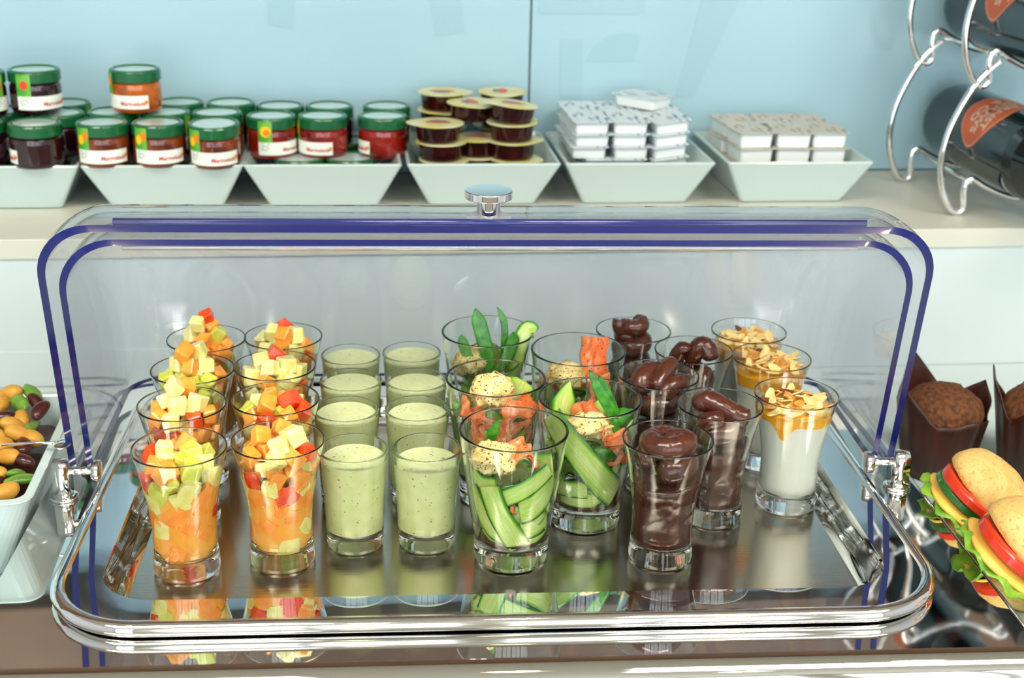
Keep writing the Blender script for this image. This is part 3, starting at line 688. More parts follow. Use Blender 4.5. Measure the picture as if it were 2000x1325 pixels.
# back left glass
k = 'back left'
for c, wd, off in (([(-60, .050), (-30, .046), (0, .040)], .0160, .0012), ([(0, .055), (30, .060), (60, .064)], .0160, .0020), ([(40, .030), (0, .034), (-50, .030)], .0180, .0012)):
    rib(k, wall_ribbon(c, wd, off))
backing(k, 65)
chunk(k, 'cream_cheese', 'toasted-looking dollop of cream cheese', M_cream, (-.013, -.004, .0680), (.0130, .011, .0095), (0, 0, .3), .34, 2.3, 15)
sheet(k, (-.002, .004, .070), (.020, .020), (.6, .2, .3), 15, 'orange salmon slice')
blade(k, [(-.008, -.012, .056), (-.013, -.009, .070), (-.0185, -.006, .083), (-.0200, -.004, .0905)], .0078, 'short dark green blade')
blade(k, [(.002, -.012, .058), (-.001, -.008, .076), (-.006, -.003, .096), (-.0095, .0, .109)], .0110, 'broad tall green blade')
blade(k, [(.010, -.006, .062), (.012, -.004, .082), (.012, -.001, .098), (.007, .001, .1095)], .0052, 'thin curved green blade')
blade(k, [(.006, -.014, .064), (.013, -.012, .074), (.018, -.009, .086), (.0185, -.008, .093)], .0090, 'leaning bright green blade')
P = smooth_path([(.019, -.010, .064), (.0215, -.008, .078), (.0265, -.006, .089), (.0300, -.005, .0935), (.0330, -.005, .0900)], 6)
rib(k, strip(P, [Vector((-.3, -1, .3))]*len(P), .014, wfun=lambda t: max(.3, min(1, 3*(1-t)**.5))), 'cucumber ribbon hanging over the rim')
# ------------------------------------------------------------------ square white bowls on the shelf
def square_bowl(name, top, base, h, t=.0035, z0=0.0):
    R = lambda hh, z, r: [(x, y, z) for x, y in rrect(hh, hh, r, 4)]
    rings = [R(base-.002, 0, .004), R(base, .0008, .004), R(top, h-.0012, .003), R(top-.0008, h, .003), R(top-t+.0005, h, .003), R(top-t, h-.001, .003), R(base-t+.001, .0042, .003)]
    return mesh(name, *loft(rings), smooth=False)
BX = {'leftmost': -.392, 'second': -.2490, 'third': -.1075, 'fourth': .0385, 'fifth': .1842, 'rightmost': .3376}
BY = .6140
ME_BOWL = square_bowl('condiment_bowl', .0708, .0500, .0437)
what = {'leftmost': 'holding dark jam jars', 'second': 'holding orange marmalade jars', 'third': 'holding red jam jars', 'fourth': 'holding round jam cups', 'fifth': 'stacked with white butter packs', 'rightmost': 'holding tan-lidded white tubs'}
for k, x in BX.items():
    tag(obj('condiment_bowl', ME_BOWL, M_cer, None, (x, BY, SZ+.0003)), 'square white bowl %s, %s on the shelf' % (what[k], k), 'bowl', 'square white bowls on the shelf')

# ------------------------------------------------------------------ jam jars
JH = .039
M_jamo = mat('orange_marmalade', rgb(124, 54, 18), .08, var=rgb(84, 30, 12), scale=60, coat=.8)
M_jamb = mat('amber_marmalade', rgb(190, 98, 20), .08, var=rgb(150, 66, 12), scale=70, coat=.8)
M_jamr = mat('red_jam', rgb(140, 26, 14), .08, var=rgb(96, 14, 8), scale=60, coat=.8)
M_jamd = mat('dark_berry_jam', rgb(38, 10, 16), .08, coat=.8)
M_lid = mat('green_jar_lid', rgb(20, 92, 52), .22, coat=.3)
M_lidsheen = mat('lid_top_sheen', rgb(206, 226, 222), .2, metal=.35)  # pale colour stands in for light reflected off the green lid tops
M_paper = mat('label_paper', rgb(232, 238, 226), .5)
M_gtab = mat('green_label_tab', rgb(64, 150, 40), .5, var=rgb(120, 186, 70), scale=60)
M_redink = mat('red_ink', rgb(196, 60, 44), .5); M_grey = mat('grey_ink', rgb(150, 170, 150), .5)
M_yel = mat('yellow_fruit_print', rgb(246, 200, 20), .5); M_org = mat('orange_fruit_print', rgb(240, 130, 24), .5); M_straw = mat('strawberry_print', rgb(226, 66, 34), .5)
ME_JAR = lathe_me('jar_body', [(.0002, 0), (.0185, 0), (.0215, .0012), (.0226, .004), (.0228, .022), (.0222, .0255), (.0206, .0275), (.0202, .029), (.0002, .029)], 40)
ME_LID = lathe_me('jar_lid', [(.0002, .0278), (.0222, .0278), (.0230, .0286), (.0230, .0368), (.0222, .0382), (.0206, .0388), (.0192, .0384), (.0188, .0374), (.0002, .0374)], 40)
ME_DISC = lathe_me('lid_top', [(.0002, .0375), (.0186, .0375), (.0002, .0377)], 36, False, False)
def wrap(vf, r, z0): return [Vector((r*math.sin(p[0]/r), -r*math.cos(p[0]/r), z0+p[1])) for p in vf[0]], vf[1]
def arc_patch(r, a0, a1, z0, z1, n=14, nz=1):
    v = []; f = []
    for i in range(n+1):
        a = a0+(a1-a0)*i/n
        for j in range(nz+1): v.append(Vector((r*math.sin(a), -r*math.cos(a), z0+(z1-z0)*j/nz)))
    for i in range(n):
        for j in range(nz): q = i*(nz+1)+j; f.append((q, q+nz+1, q+nz+2, q+1))
    return v, f
def disc_flat(cx, cy, rx, ry, n=14): return [Vector((cx+rx*math.cos(2*PI*k/n), cy+ry*math.sin(2*PI*k/n), 0)) for k in range(n)], [tuple(range(n))]
T_marm = text_vf('Marmelade', .0052, .0001)
R2 = .02305
def label_meshes(fruitm):
    me = {}
    me['band'] = mesh('paper_label', *join(arc_patch(R2, -.95, 1.15, .0050, .0170), ))
    me['tab'] = mesh('label_tab', *arc_patch(R2+.0001, -.95, -.38, .0170, .0365, 6, 2))
    me['word'] = mesh('lettering', *wrap(([p+Vector((.0125, 0, 0)) for p in T_marm[0]], T_marm[1]), R2+.00025, .0098))
    lines = [([Vector((x0, y0, 0)), Vector((x0+w_, y0, 0)), Vector((x0+w_, y0+.0008, 0)), Vector((x0, y0+.0008, 0))], [(0, 1, 2, 3)]) for x0, y0, w_ in ((-.0195, .0150, .0085), (-.0195, .0132, .007), (-.0195, .0114, .008), (-.0195, .0096, .006))]
    me['lines'] = mesh('small_print', *wrap(join(*lines), R2+.00025, 0))
    if fruitm == 'straw': me['f1'] = mesh('fruit_print', *wrap(disc_flat(-.0150, .0270, .0036, .0040), R2+.0005, 0)); me['f2'] = None
    elif fruitm == 'sun': me['f1'] = mesh('fruit_print', *wrap(disc_flat(-.0150, .0270, .0052, .0052), R2+.0005, 0)); me['f2'] = mesh('fruit_print', *wrap(disc_flat(-.0140, .0262, .0030, .0030), R2+.0007, 0))
    else: me['f1'] = mesh('fruit_print', *wrap(disc_flat(-.0172, .0258, .0034, .0044), R2+.0005, 0)); me['f2'] = mesh('fruit_print', *wrap(disc_flat(-.0122, .0292, .0030, .0040), R2+.0004, 0))
    me['mark'] = mesh('gold_mark', *wrap(disc_flat(.0245, .0110, .0018, .0019, 10), R2+.0003, 0))
    return me
LM = {k: label_meshes(k) for k in ('pair', 'straw', 'sun')}
def jar(x, y, z, jam, turn, label, print_='pair', tilt=0.0):
    t = thing('jam_jar', label, 'jar', (x, y, z), (tilt, 0, turn), 'green-lidded jam jars')
    obj('jar_body', ME_JAR.copy(), jam, t); ld = obj('jar_lid', ME_LID, M_lid, t); obj('lid_top', ME_DISC, M_lidsheen, ld)
    L = LM[print_]; lb = obj('paper_label', L['band'], M_paper, t); obj('label_tab', L['tab'], M_gtab, lb); obj('lettering', L['word'], M_redink, lb); obj('small_print', L['lines'], M_grey, lb)
    obj('fruit_print', L['f1'], M_straw if print_ == 'straw' else M_yel, lb); obj('gold_mark', L['mark'], M_org, lb)
    if L['f2']: obj('fruit_print', L['f2'], M_org, lb)
ZU, ZT = SZ+.0437-.0022, SZ+.0437-.0022+JH+.0003
ZL = SZ+.0048
# upper layer, by bowl
jar(-.3578, .5590, ZU, M_jamd, -1.75, 'front dark jam jar with a gold-marked label end, leftmost bowl', 'pair')
jar(-.3460, .6035, ZU, M_jamd, -1.5, 'dark jam jar behind the front one in the leftmost bowl')
jar(-.4080, .5700, ZU, M_jamd, -1.2, 'dark jam jar cut by the left picture edge, front row')
jar(-.3960, .6160, ZU, M_jamd, .4, 'dark jam jar under the stacked strawberry jar')
jar(-.3480, .6495, ZU, M_jamd, 2.0, 'dark jam jar at the back of the leftmost bowl')
jar(-.3010, .5620, ZU, M_jamo, .0, 'front marmalade jar, left of three in the second bowl')
jar(-.2525, .5610, ZU, M_jamo, .05, 'front marmalade jar, middle of three in the second bowl')
jar(-.2030, .5585, ZU, M_jamo, -.12, 'front marmalade jar, right of three in the second bowl', tilt=.06)
jar(-.2985, .6090, ZU, M_jamd, 2.2, 'marmalade jar in the second row below the amber jar, left')
jar(-.2515, .6080, ZU, M_jamd, 1.9, 'marmalade jar in the second row, middle of the second bowl')
jar(-.2045, .6060, ZU, M_jamo, 2.4, 'marmalade jar in the second row, right of the second bowl')
jar(-.2440, .6545, ZU, M_jamd, 2.6, 'back-row jar seen right of the amber jar')
jar(-.1955, .6530, ZU, M_jamd, 2.6, 'back-row jar at the right of the second bowl')
jar(-.1555, .6055, ZU-.003, M_jamr, .45, 'red jam jar with a yellow sun print, third bowl', 'sun')
jar(-.1080, .6050, ZU-.003, M_jamr, -.75, 'red jam jar with a wide white label, middle of third bowl', 'sun')
jar(-.0520, .6040, ZU-.003, M_jamr, -1.75, 'red jam jar showing its label end, right of third bowl', 'sun')
jar(-.1490, .6525, ZU-.003, M_jamd, 2.4, 'back-row jam jar behind the yellow sun print')
jar(-.1020, .6520, ZU-.003, M_jamd, 2.6, 'back-row jam jar in the middle of the third bowl')
jar(-.0470, .6515, ZU-.003, M_jamd, 2.2, 'back-row jam jar at the right of the third bowl')
for x, s in ((-.1300, 'left'), (-.0830, 'right')): jar(x, .5880, ZL-.002, M_jamd, 2.9, 'lower green-lidded jar peeping out of the third bowl, %s' % s)
for bk in ('leftmost', 'second', 'third'):
    for dx in (-.0235, .0235):
        for dy in (.0235,) if bk == 'third' else (-.0235, .0235):
            jar(BX[bk]+dx, BY+dy+(.022 if bk == 'third' else 0), ZL-.002, M_jamd, 2.9, 'jar in the lower layer, %s corner of the %s bowl' % (where(dx, dy), bk))
# stacked on top
jar(-.3640, .6040, ZT, M_jamd, .42, 'dark jar with a red strawberry print stacked on top', 'straw')
jar(-.4090, .5900, ZT, M_jamd, 1.6, 'dark stacked jar cut by the left picture edge', 'straw')
jar(-.2760, .6080, ZT, M_jamb, -.55, 'amber marmalade jar stacked alone on the jars')

# ------------------------------------------------------------------ jam portion cups (fourth bowl)
CHT = .0150
M_cup = mat('red_jam_cup', rgb(58, 9, 9), .12, coat=.4, var=rgb(28, 5, 5), scale=60)
def foil(name, c0, c1, c2, scale):
    m = bpy.data.materials.new(name); m.use_nodes = True; n, l = nt(m); p = n['Principled BSDF']; p.inputs['Roughness'].default_value = .35; p.inputs['Metallic'].default_value = .15
    tcn = n.new('ShaderNodeTexCoord'); nz = n.new('ShaderNodeTexNoise'); nz.inputs['Scale'].default_value = scale; nz.inputs['Detail'].default_value = .5
    l.new(tcn.outputs['Object'], nz.inputs['Vector']); r = n.new('ShaderNodeValToRGB'); e = r.color_ramp.elements; r.color_ramp.interpolation = 'EASE'
    e[0].position = .44; e[0].color = c0; e[1].position = .7; e[1].color = c2; k = e.new(.56); k.color = c1
    l.new(nz.outputs['Fac'], r.inputs[0]); l.new(r.outputs[0], p.inputs['Base Color']); return m
M_cupfoil = mat('cream_foil', rgb(214, 214, 172), .35, var=rgb(204, 194, 104), scale=50)
M_cupred = mat('foil_red_print', rgb(196, 78, 66), .4); M_cupblue = mat('foil_grey_print', rgb(96, 106, 120), .4)
ME_CUP = lathe_me('cup', [(.0002, -.0019), (.0180, -.0019), (.0196, -.0007), (.0212, .0118), (.0214, .0135), (.0002, .0135)], 32)
lidr = []
for k in range(40):
    a = 2*PI*k/40; r = .0240+.0065*max(0, math.cos(a))**10; lidr.append((r*math.cos(a), r*math.sin(a)))
ME_CLID = mesh('foil_lid', *loft([[(x, y, .0136) for x, y in lidr], [(x, y, .0144) for x, y in lidr], [(x*.93, y*.93, .0147) for x, y in lidr]]), smooth=False)
ME_P1 = mesh('print', *disc_flat(0, .0, .0125, .0052, 20)); ME_P2 = mesh('print', *disc_flat(.0, -.0065, .0085, .0032, 18))
def cup(x, y, z, rot, label, tilt=(0, 0)):
    t = thing('jam_cup', label, 'jam cup', (x, y, z), (tilt[0], tilt[1], rot), 'round jam portion cups')
    obj('cup', ME_CUP, M_cup, t); lf = obj('foil_lid', ME_CLID, M_cupfoil, t)
    obj('print', ME_P1, M_cupred, lf, (0, 0, .01485)); obj('print', ME_P2, M_cupblue, lf, (0, 0, .01487))
z0 = SZ+.0048
for i in range(4): cup(-.001+.003*(3-i), .588, z0+.0022+i*.0172, .3+.9*i, 'round red jam cup in the front left stack, %s' % ('bottom', 'second up', 'third up', 'top')[i])
for i in range(5): cup(.0715-.001*i, .592, z0+.0022+i*.0172, 3.3 if i == 4 else 5.2+i*.6, 'round red jam cup in the right stack, %s' % ('bottom', 'second up', 'third up', 'fourth up', 'top with pointed tab')[i], (0, -.12) if i == 4 else (0, 0))
for i in range(3): cup(.037, .605, z0+.0024+i*.0172, 1+i, 'dark jam cup wedged between the stacks, %s' % ('bottom', 'middle', 'top')[i])
for i in range(5): cup(.0070, .652, z0+.0022+i*.0172, 2.2+i, 'jam cup of the back left stack, %s' % ('bottom', 'second up', 'third up', 'fourth up', 'top')[i])
for i in range(5): cup(.0660, .654, z0+.0022+i*.0172, .6+i, 'jam cup of the back right stack, %s' % ('bottom', 'second up', 'third up', 'fourth up', 'top')[i])
cup(.0330, .618, z0+.0026+4*.0172-.004, 5.0, 'jam cup with a wide cream foil lid, topmost centre')

# ------------------------------------------------------------------ butter packs and tubs
def pack_mesh(lx, ly, h):
    R = lambda s, z, r: [(x, y, z) for x, y in rrect(lx*s, ly*s, r, 3)]
    b = mesh('tub', *loft([R(.82, 0, .003), R(.86, .0006, .003), R(.92, h-.0008, .003)]), smooth=False)
    l = mesh('foil_lid', *loft([R(1.04, h-.0008, .0025), R(1.05, h-.0004, .0025), R(1.02, h, .0025)]), smooth=False)
    return b, l
M_tub = mat('white_plastic_tub', rgb(232, 238, 236), .3)
def streak(name, c0, c1):
    m = bpy.data.materials.new(name); m.use_nodes = True; n, l = nt(m); p = n['Principled BSDF']; p.inputs['Roughness'].default_value = .35
    tcn = n.new('ShaderNodeTexCoord'); mp = n.new('ShaderNodeMapping'); mp.inputs['Scale'].default_value = (190, 45, 1); nz = n.new('ShaderNodeTexNoise'); nz.inputs['Scale'].default_value = 1
    l.new(tcn.outputs['Object'], mp.inputs[0]); l.new(mp.outputs[0], nz.inputs['Vector']); r = n.new('ShaderNodeValToRGB'); e = r.color_ramp.elements
    e[0].position = .55; e[0].color = c0; e[1].position = .64; e[1].color = c1; l.new(nz.outputs['Fac'], r.inputs[0]); l.new(r.outputs[0], p.inputs['Base Color']); return m
M_bfoil = streak('printed_butter_foil', rgb(206, 218, 222), rgb(84, 104, 124)); M_tfoil = streak('printed_tan_foil', rgb(192, 186, 172), rgb(146, 118, 84))
PB, PBL = pack_mesh(.0176, .0255, .0118); PT, PTL = pack_mesh(.0180, .0225, .0150)
def pack(name, me, foilm, x, y, z, rz, label, cat, group, tilt=0):
    t = thing(name, label, cat, (x, y, z), (0, tilt, rz), group); obj('tub', me[0], M_tub, t); obj('foil_lid', me[1], foilm, t)
rnd = random.Random(5); lev = ('bottom', 'second', 'third', 'fourth', 'fifth', 'top')
for c, (x, rz) in enumerate(((.1415, .03), (.1800, -.03), (.2175, .10))):
    for row, y in enumerate((.5985, .6505)):
        nl = 6 if row == 0 else 6
        for i in range(nl):
            if abs(x-BX['fifth'])+.018 > .0475+i*.006: xx = BX['fifth']+(.030 if x > BX['fifth'] else -.030)
            else: xx = x
            xx += rnd.uniform(-.0012, .0012)
            pack('butter_pack', (PB, PBL), M_bfoil, xx, y+(0 if i > 1 else (.004 if row == 0 else -.004)), SZ+.0050+i*.0119+(.0006 if c == 2 else 0), rz+rnd.uniform(-.03, .03),
                 'white butter pack, %s column %s row, %s from below' % (('left', 'middle', 'right')[c], ('front', 'back')[row], lev[i]), 'butter pack', 'butter packs in the fifth bowl', -.10 if c == 2 and i > 1 else 0)
pack('butter_pack', (PB, PBL), M_bfoil, .2050, .6460, SZ+.0050+6*.0119+.0008, .75, 'white butter pack lying askew on top at the back', 'butter pack', 'butter packs in the fifth bowl')
for c, (x, rz) in enumerate(((.3020, .06), (.3420, -.04), (.3770, -.04))):
    for row, y in enumerate((.5960, .6440)):
        for i in range(4):
            xx = x if i > 0 else BX['rightmost']+(x-BX['rightmost'])*.8
            pack('portion_tub', (PT, PTL), M_tfoil, xx+rnd.uniform(-.0015, .0015)+(0 if row == 0 else -.004), y, SZ+.0050+i*.0151, rz+rnd.uniform(-.05, .05),
                 'white tub with tan foil lid, %s column %s row, %s from below' % (('left', 'middle', 'right')[c], ('front', 'back')[row], ('bottom', 'second', 'third', 'top')[i]), 'portion tub', 'tan-lidded tubs in the rightmost bowl')

# ------------------------------------------------------------------ wine rack and bottles
RX, RYF, RYB, RR = .482, .5117, .6382, .0031
half = [(.0205, .1445), (.0112, .1364), (-.0020, .1200), (-.0125, .0985), (-.0200, .0757), (-.0225, .0502), (-.0185, .0276), (-.0100, .0095), (.0000, .0031), (.0055, .0075), (.0035, .0210), (.0045, .0310), (.0106, .0350), (.0215, .0290), (.0360, .0222), (.0500, .0175), (.0615, .0160)]
CXB = .0615
loop = half+[(2*CXB-a, b) for a, b in reversed(half[:-1])]
rack = thing('wine_rack', 'chrome wire wine rack with curled feet standing on the shelf', 'wine rack', (RX, RYF, SZ))
for lv, dz in ((0, 0), (1, .1185), (2, .237)):
    for y in (0, RYB-RYF):
        obj('wire_hoop', mesh('wire_hoop', *tube(smooth_path([(a+.006*(lv > 0), y, b+dz) for a, b in loop], 5), RR, 12)), M_chrome, rack)
    for a, b in ((.0106, .0350), (2*CXB-.0106, .0350)):
        obj('cross_bar', mesh('cross_bar', *tube([(a+.006*(lv > 0), .001, b-.004+dz), (a+.006*(lv > 0), RYB-RYF-.001, b-.004+dz)], .0022, 8)), M_chrome, rack)
M_bottle = mat('dark_bottle_glass', rgb(10, 22, 24), .06, coat=.5); M_wlabel = mat('orange_wine_label', rgb(206, 92, 44), .4); M_wline = mat('cream_label_print', rgb(226, 196, 168), .4); M_caps = mat('black_capsule', rgb(14, 14, 14), .3)
ME_BOT = lathe_me('bottle_body', [(.0002, .008), (.012, .006), (.030, .0008), (.0355, .0006), (.0385, .004), (.0390, .010), (.0390, .182), (.0370, .196), (.0300, .212), (.0200, .226), (.0155, .236), (.0145, .262)], 56)
ME_CAPS = lathe_me('capsule', [(.0147, .232), (.0149, .236), (.0148, .290), (.0162, .292), (.0162, .300), (.0002, .3005)], 36)
RB = .0390
def on_bottle(p, lift):      # (arc, along) -> on the bottle surface; arc 0 = top
    return Vector((RB+lift, 0, 0)) and Vector(((RB+lift)*math.sin(p[0]/RB), (RB+lift)*math.cos(p[0]/RB), p[1]))
def leaf(sc):
    pts = []
    for k in range(48):
        a = 2*PI*k/48; ca, sa = math.cos(a), math.sin(a); r = 1/((abs(ca)**2.1+abs(sa)**2.1)**(1/2.1))
        x, y = .042*r*ca*sc, .033*r*sa*sc; pts.append((x, y*(1-.42*(abs(x)/.042)**2)))
    return pts
def label_patch(sc, lift):
    o = leaf(sc); rows = [[(x*k/8, y*k/8) for x, y in o] for k in range(1, 9)]
    v = [on_bottle((0, .112), lift)]+[on_bottle((x, .112+y), lift) for r in rows for x, y in r]; n = len(o); f = [(0, 1+k, 1+(k+1) % n) for k in range(n)]
    for i in range(7):
        for k in range(n): a = 1+i*n+k; b = 1+i*n+(k+1) % n; f.append((a, b, b+n, a+n))
    return mesh('wine_label', v, f)
ME_WL, ME_WB, ME_WI = label_patch(1, .0002), label_patch(.955, .00035), label_patch(.925, .0005)
words = []
for s, sz, yy in (('ERNST', .0125, .0125), ('GOUWS', .0125, .0015), ('& CO', .0125, -.0095)):
    v, f = text_vf(s, sz, .0004 if sz > .01 else 0); words.append(([on_bottle((-p.x*1.12, .112+(yy+p.y)*1.12), .0008) for p in v], f))
ME_WT = mesh('lettering', *join(*[w_ for w_ in words[:3]]), smooth=False)
for lv, (dz, lab) in enumerate(((0, 'dark wine bottle with orange label lying in the lower rack row'), (.1185, 'dark wine bottle with orange label in the rack row above'), (.237, 'dark wine bottle lying in the top rack row'))):
    t = thing('wine_bottle', lab, 'bottle', (RX+CXB+.006*(lv > 0), .668, SZ+.0581+dz), (PI/2, 0, 0), 'wine bottles in the rack')
    # bottle axis: base at the wall, neck to the front
    obj('bottle_body', ME_BOT, M_bottle, t); obj('capsule', ME_CAPS, M_caps, t)
    spin = (0, 0, .60)
    lb = obj('wine_label', ME_WL, M_wlabel, t, (0, 0, 0), spin); obj('label_border', ME_WB, M_wline, lb); obj('label_field', ME_WI, M_wlabel, lb); obj('lettering', ME_WT, M_wline, lb)

# ------------------------------------------------------------------ bean salad bowl, left
bb = thing('bean_salad_bowl', 'large square white bowl of bean salad at the left edge', 'bowl', (-.2795-.092, .113+.088, -.0348))
R = lambda hh, z, r: [(x, y, z) for x, y in rrect(hh, hh, r, 6)]
obj('bowl', mesh('bowl', *loft([R(.058, 0, .018), R(.0595, .001, .018), R(.0865, .0675, .012), R(.0880, .0690, .012), R(.0880, .0700, .012), R(.0825, .0700, .009), R(.0815, .0688, .009), R(.0560, .0050, .014)]), smooth=False), M_cer, bb)
M_ybean = mat('yellow_bean', rgb(212, 162, 64), .45, var=rgb(196, 136, 42), scale=110, coat=.1); M_rbean = mat('kidney_bean', rgb(78, 24, 22), .32, var=rgb(56, 14, 18), scale=90, coat=.4); M_gbean = mat('green_bean_piece', rgb(120, 164, 58), .4, var=rgb(74, 118, 34), scale=90, coat=.3)
def bean_mesh(l, w_, bend):
    v, f = ico(3); o = []
    for p in v: x = p.x*l; o.append(Vector((x, p.y*w_+bend*(1-(x/l)**2)*w_, p.z*w_*.9)))
    return mesh('bean', o, f)
B_Y, B_R, B_G = bean_mesh(.0094, .0064, .15), bean_mesh(.0094, .0053, -.35), mesh('green_piece', *lump(3, .0105, .0055, .0032, .2, 1.4, 4))
rnd = random.Random(21); bx, by = -.3715, .2010
cand = []
for j in range(11):
    for i in range(12):
        x, y = -.070+i*.0128+(.006 if j % 2 else 0)+rnd.uniform(-.002, .002), -.069+j*.0136+rnd.uniform(-.002, .002)
        if abs(x) < .0715 and abs(y) < .0715: cand.append((x, y))
for n_, (x, y) in enumerate(cand):
    zt = .021+.020*max(0, (y+.07)/.14); z = zt+rnd.uniform(-.002, .005)
    u = rnd.random(); kind = 'Y' if u < .50 else ('R' if u < .83 else 'G')
    me, m, lb, nm = {'Y': (B_Y, M_ybean, 'plump yellow bean', 'yellow_bean'), 'R': (B_R, M_rbean, 'dark red kidney bean', 'kidney_bean'), 'G': (B_G, M_gbean, 'chopped green bean piece', 'green_bean_piece')}[kind]
    tag(obj(nm, me, m, None, (bx+x, by+y, z), (rnd.uniform(-.6, .6), rnd.uniform(-.6, .6), rnd.uniform(0, 6.28))), '%s, %s part, in the bean salad bowl, row %s' % (lb, where(x, y), ('one', 'two', 'three', 'four', 'five', 'six', 'seven', 'eight', 'nine', 'ten', 'eleven')[int((y+.073)//.0136) % 11]), 'bean', 'beans in the salad bowl')
tag(obj('salad_bed', mesh('salad_bed', *loft([R(.060, -.012, .012), R(.0735, .014, .010), R(.0720, .0145, .010)])), M_rbean, None, (bx, by, .001)), 'deeper layer of beans filling the salad bowl', 'bean salad', kind='stuff')
sp = thing('serving_spoon', 'small metal spoon lying in the beans with its handle on the rim', 'spoon', (-.2765, .1830, .0420), (0, .10, -.12))
v, f = ico(3); obj('handle_end', mesh('handle_end', [Vector((p.x*.0055, p.y*.0085, p.z*.0016)) for p in v], f), M_chrome, sp); obj('handle', mesh('handle', *tube([(-.004, 0, 0), (-.015, .0, -.001), (-.04, 0, -.006)], .0011, 8)), M_chrome, sp)

# ------------------------------------------------------------------ muffins and sandwich rolls, right
pl = tag(obj('serving_platter', mesh('serving_platter', *loft([[(x, y, z) for x, y in rrect(a, b, .02, 6)] for a, b, z in ((.14, .19, 0), (.146, .196, .0012), (.152, .202, .0055), (.1505, .2005, .006), (.145, .195, .003), (.02, .02, .0028))])), M_cer, None, (.4620, .1430, -.0348)), 'white rectangular platter under the muffins and rolls', 'platter')
ZP = -.0316
M_wrap = mat('brown_muffin_paper', rgb(70, 35, 24), .35, var=rgb(44, 22, 16), scale=30, bump=.2, bscale=120); M_muf = mat('muffin_crumb', rgb(116, 68, 30), .8, var=rgb(70, 38, 18), scale=260, bump=1, bscale=300)
def muffin(x, y, rot, label):
    t = thing('muffin', label, 'muffin', (x, y, ZP), (0, 0, rot), 'muffins in brown paper'); n = 64; rows = []
    for j in range(13):
        row = []
        for k in range(n):
            a = 2*PI*k/n; ph = (a/(PI/2)) % 4; kk = int(ph+.5) % 4; c4 = 1-2*abs(ph-int(ph+.5)); top = .049+(.036, .026, .006, .022)[kk]*c4; q = j/12; z = .0005+q*top
            pl_ = .0012*math.sin(12*a)*min(1, q*2)*(1-.6*c4); fl = .0050*c4*max(0, q-.55)
            r = .0245+.0095*(z/.055)**.8+pl_+fl; row.append((r*math.cos(a), r*math.sin(a), z))
        rows.append(row)
    inner = [[(p[0]*.975, p[1]*.975, p[2]) for p in r] for r in reversed(rows[1:])]
    obj('paper_case', mesh('paper_case', *loft(rows+inner)), M_wrap, t)
    v, f = lump(4, .0305, .0305, .022, .07, 3.6, rot); obj('muffin_top', mesh('muffin_top', v, f), M_muf, t, (0, 0, .050))
muffin(.3640, .2460, 1.85, 'chocolate muffin in brown paper standing beside the display cover')
muffin(.4400, .2380, 2.75, 'chocolate muffin in brown paper cut by the right edge')
M_bun = speckle(mat('bread_roll_crust', rgb(228, 194, 122), .6, var=rgb(214, 174, 96), scale=90, bump=.35, bscale=260), rgb(200, 152, 84), 420, .56, .74)
M_tom = mat('tomato_flesh', rgb(226, 74, 40), .2, var=rgb(234, 100, 62), scale=60, coat=.4); M_tsk = mat('tomato_skin', rgb(206, 52, 26), .2, coat=.3)
M_chs = mat('yellow_cheese', rgb(244, 196, 86), .4); M_let = mat('lettuce', rgb(150, 190, 60), .35, var=rgb(100, 150, 40), scale=60); M_cskin = mat('cucumber_skin', rgb(38, 96, 34), .25, coat=.3); M_cfl = mat('cucumber_flesh', rgb(206, 220, 150), .3)
def roll(loc, rot, label, seed, cuc=True, sc=1.0):
    t = thing('sandwich_roll', label, 'sandwich', loc, rot, 'filled bread rolls'); t.scale = (sc, sc, sc)
    v, f = lump(4, .0300, .0290, .0225, .07, 1.6, seed); obj('bun_base', mesh('bun_base', [Vector((p.x+.009, p.y, max(min(p.z, .004), -.013))) for p in v], f), M_bun, t, (0, 0, .013))
    def disc_sheet(name, rad, z, drop, wav, thick, m, sq):
        rows = []; n = 48
        for zz in (-thick/2, thick/2):
            rr = (.3, .6, .8, .92, 1.0)
            for q in (rr if zz < 0 else reversed(rr)):
                row = []
                for k in range(n):
                    a = 2*PI*k/n; r = rad*q/((abs(math.cos(a))**sq+abs(math.sin(a))**sq)**(1/sq))*(1+wav*.06*math.sin(9*a+seed)*q)
                    h = -drop*max(0, q-.72)**1.3+wav*.0028*math.sin(11*a+seed*2)*q**3; row.append((r*math.cos(a), r*math.sin(a), z+h+zz))
                rows.append(row)
        obj(name, mesh(name, *loft(rows)), m, t)
    disc_sheet('lettuce', .0390, .0185, .03, 1, .0008, M_let, 2)
    disc_sheet('cheese_slice', .0335, .0225, .03, 0, .0022, M_chs, 3.2)
    if cuc:
        c_ = obj('cucumber_slice', lathe_me('cucumber_slice', [(.0002, .0242), (.0262, .0242), (.0270, .0248), (.0270, .0292), (.0262, .0298), (.0002, .0298)], 36), M_cskin, t, (-.009, -.004, 0)); obj('cut_face', lathe_me('cut_face', [(.0002, .0299), (.0252, .0299), (.0002, .0300)], 30, False, False), M_cfl, c_)
    zt = .0302 if cuc else .0245
    tm = obj('tomato_slice', lathe_me('tomato_slice', [(.0002, zt), (.0275, zt), (.0290, zt+.001), (.0292, zt+.0065), (.0278, zt+.0078), (.0002, zt+.0078)], 40), M_tsk, t, (-.006, -.004, 0)); obj('cut_face', lathe_me('cut_face', [(.0002, zt+.0079), (.0272, zt+.0079), (.0002, zt+.008)], 32, False, False), M_tom, tm)
    v, f = lump(4, .0385, .0325, .0260, .06, 1.5, seed+3); obj('bun_top', mesh('bun_top', [Vector((p.x, p.y, max(p.z, -.004+.002*noise.noise(p*300)))) for p in v], f), M_bun, t, (.004, .003, zt+.0115), (.06, .10, 0))
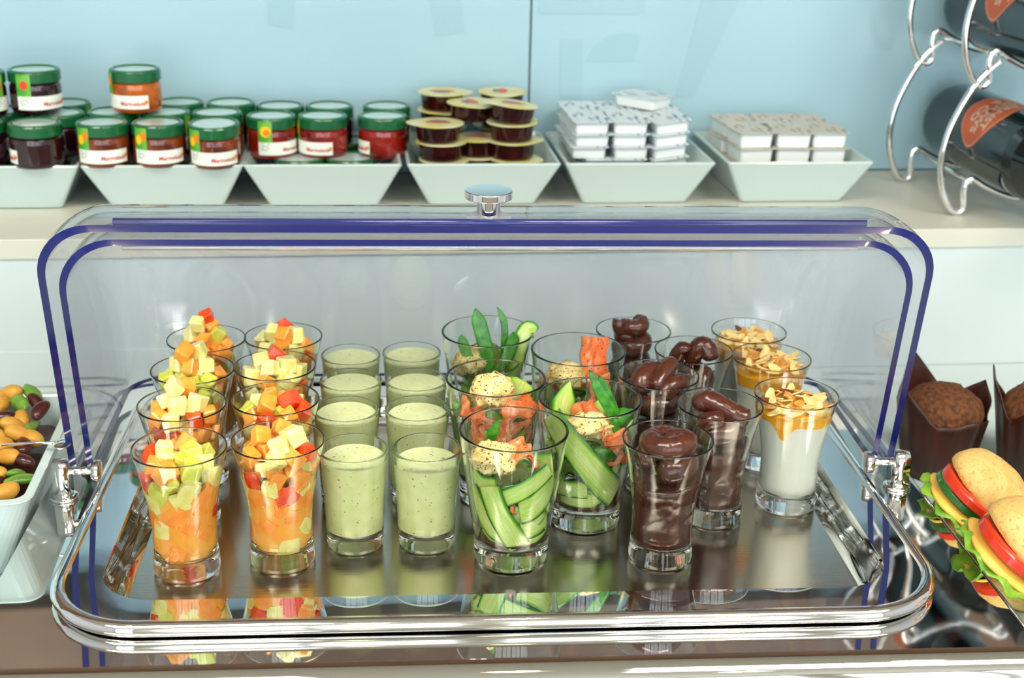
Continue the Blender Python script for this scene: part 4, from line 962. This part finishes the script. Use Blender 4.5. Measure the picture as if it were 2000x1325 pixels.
roll((.3270, .1400, -.0180), (.0, .62, -.35), 'filled roll with tomato and cucumber edge, nearest the muffins', 2, True, .86)
roll((.3240, .0680, -.0190), (.05, .62, -.25), 'filled roll with a thick tomato slice, in front of the other', 5, False, .95)
roll((.4120, .1400, -.0290), (0, .2, .3), 'filled roll behind the others at the right picture edge', 7, True, .9)
roll((.3640, -.0080, -.0290), (0, .3, .2), 'filled roll at the lower right picture corner', 9, False, .9)

# ------------------------------------------------------------------ letter-shaped shadows and reflections painted as faint strips on the wall panels
M_letshade = mat('letter_shade_tone', rgb(152, 188, 199), .16, spec=.35)
def painted_shade(pts, label):
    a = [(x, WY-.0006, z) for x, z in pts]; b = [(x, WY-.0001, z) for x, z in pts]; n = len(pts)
    tag(obj('wall_painted_shade', mesh('wall_painted_shade', a+b, [tuple(range(n)), tuple(reversed(range(n, 2*n)))]+[(k, (k+1) % n, n+(k+1) % n, n+k) for k in range(n)], smooth=False), M_letshade), label, 'painted_shade', 'painted letter shades on the wall')
painted_shade([(.274, .300), (.318, .300), (.268, .177), (.248, .177)], 'faint painted shade of a slanted letter stroke above the rightmost bowls')
painted_shade([(.104, .300), (.211, .300), (.211, .259), (.104, .259)], 'faint painted shade of a broad bar at the top right of the panel seam')
painted_shade([(.128, .235), (.151, .235), (.151, .176), (.128, .176)], 'faint painted shade of a short upright stroke right of the panel seam')
painted_shade([(.154, .212), (.160, .226), (.174, .237), (.190, .241), (.208, .239), (.204, .213)], 'faint painted shade of a half-round letter shape above the butter packs')
painted_shade([(-.010, .300), (.024, .300), (.032, .240), (.003, .236)], 'faint painted shade of a slanted letter stroke left of the panel seam')
painted_shade([(-.160, .300), (-.128, .300), (-.136, .243), (-.159, .246)], 'faint painted shade of a letter stroke high above the red jam jars')

# tell look-alikes apart by their height, or by how far left they stand
same = {}
for o in list(C.objects):
    if o.parent is None and 'label' in o: same.setdefault(o['label'], []).append(o)
for lab, os_ in same.items():
    if len(os_) > 1 and os_[0]['category'] != 'downlight':
        flat = os_[0]['category'] in ('bean', 'almond flake'); os_.sort(key=lambda o: o.location.x if flat else o.location.z)
        words = {2: ('left', 'right') if flat else ('lower', 'upper'), 3: ('left', 'middle', 'right') if flat else ('lowest', 'middle', 'highest')}.get(len(os_), ('first', 'second', 'third', 'fourth', 'fifth', 'sixth', 'seventh', 'eighth'))
        for o, w_ in zip(os_, words): o['label'] = w_+' '+lab
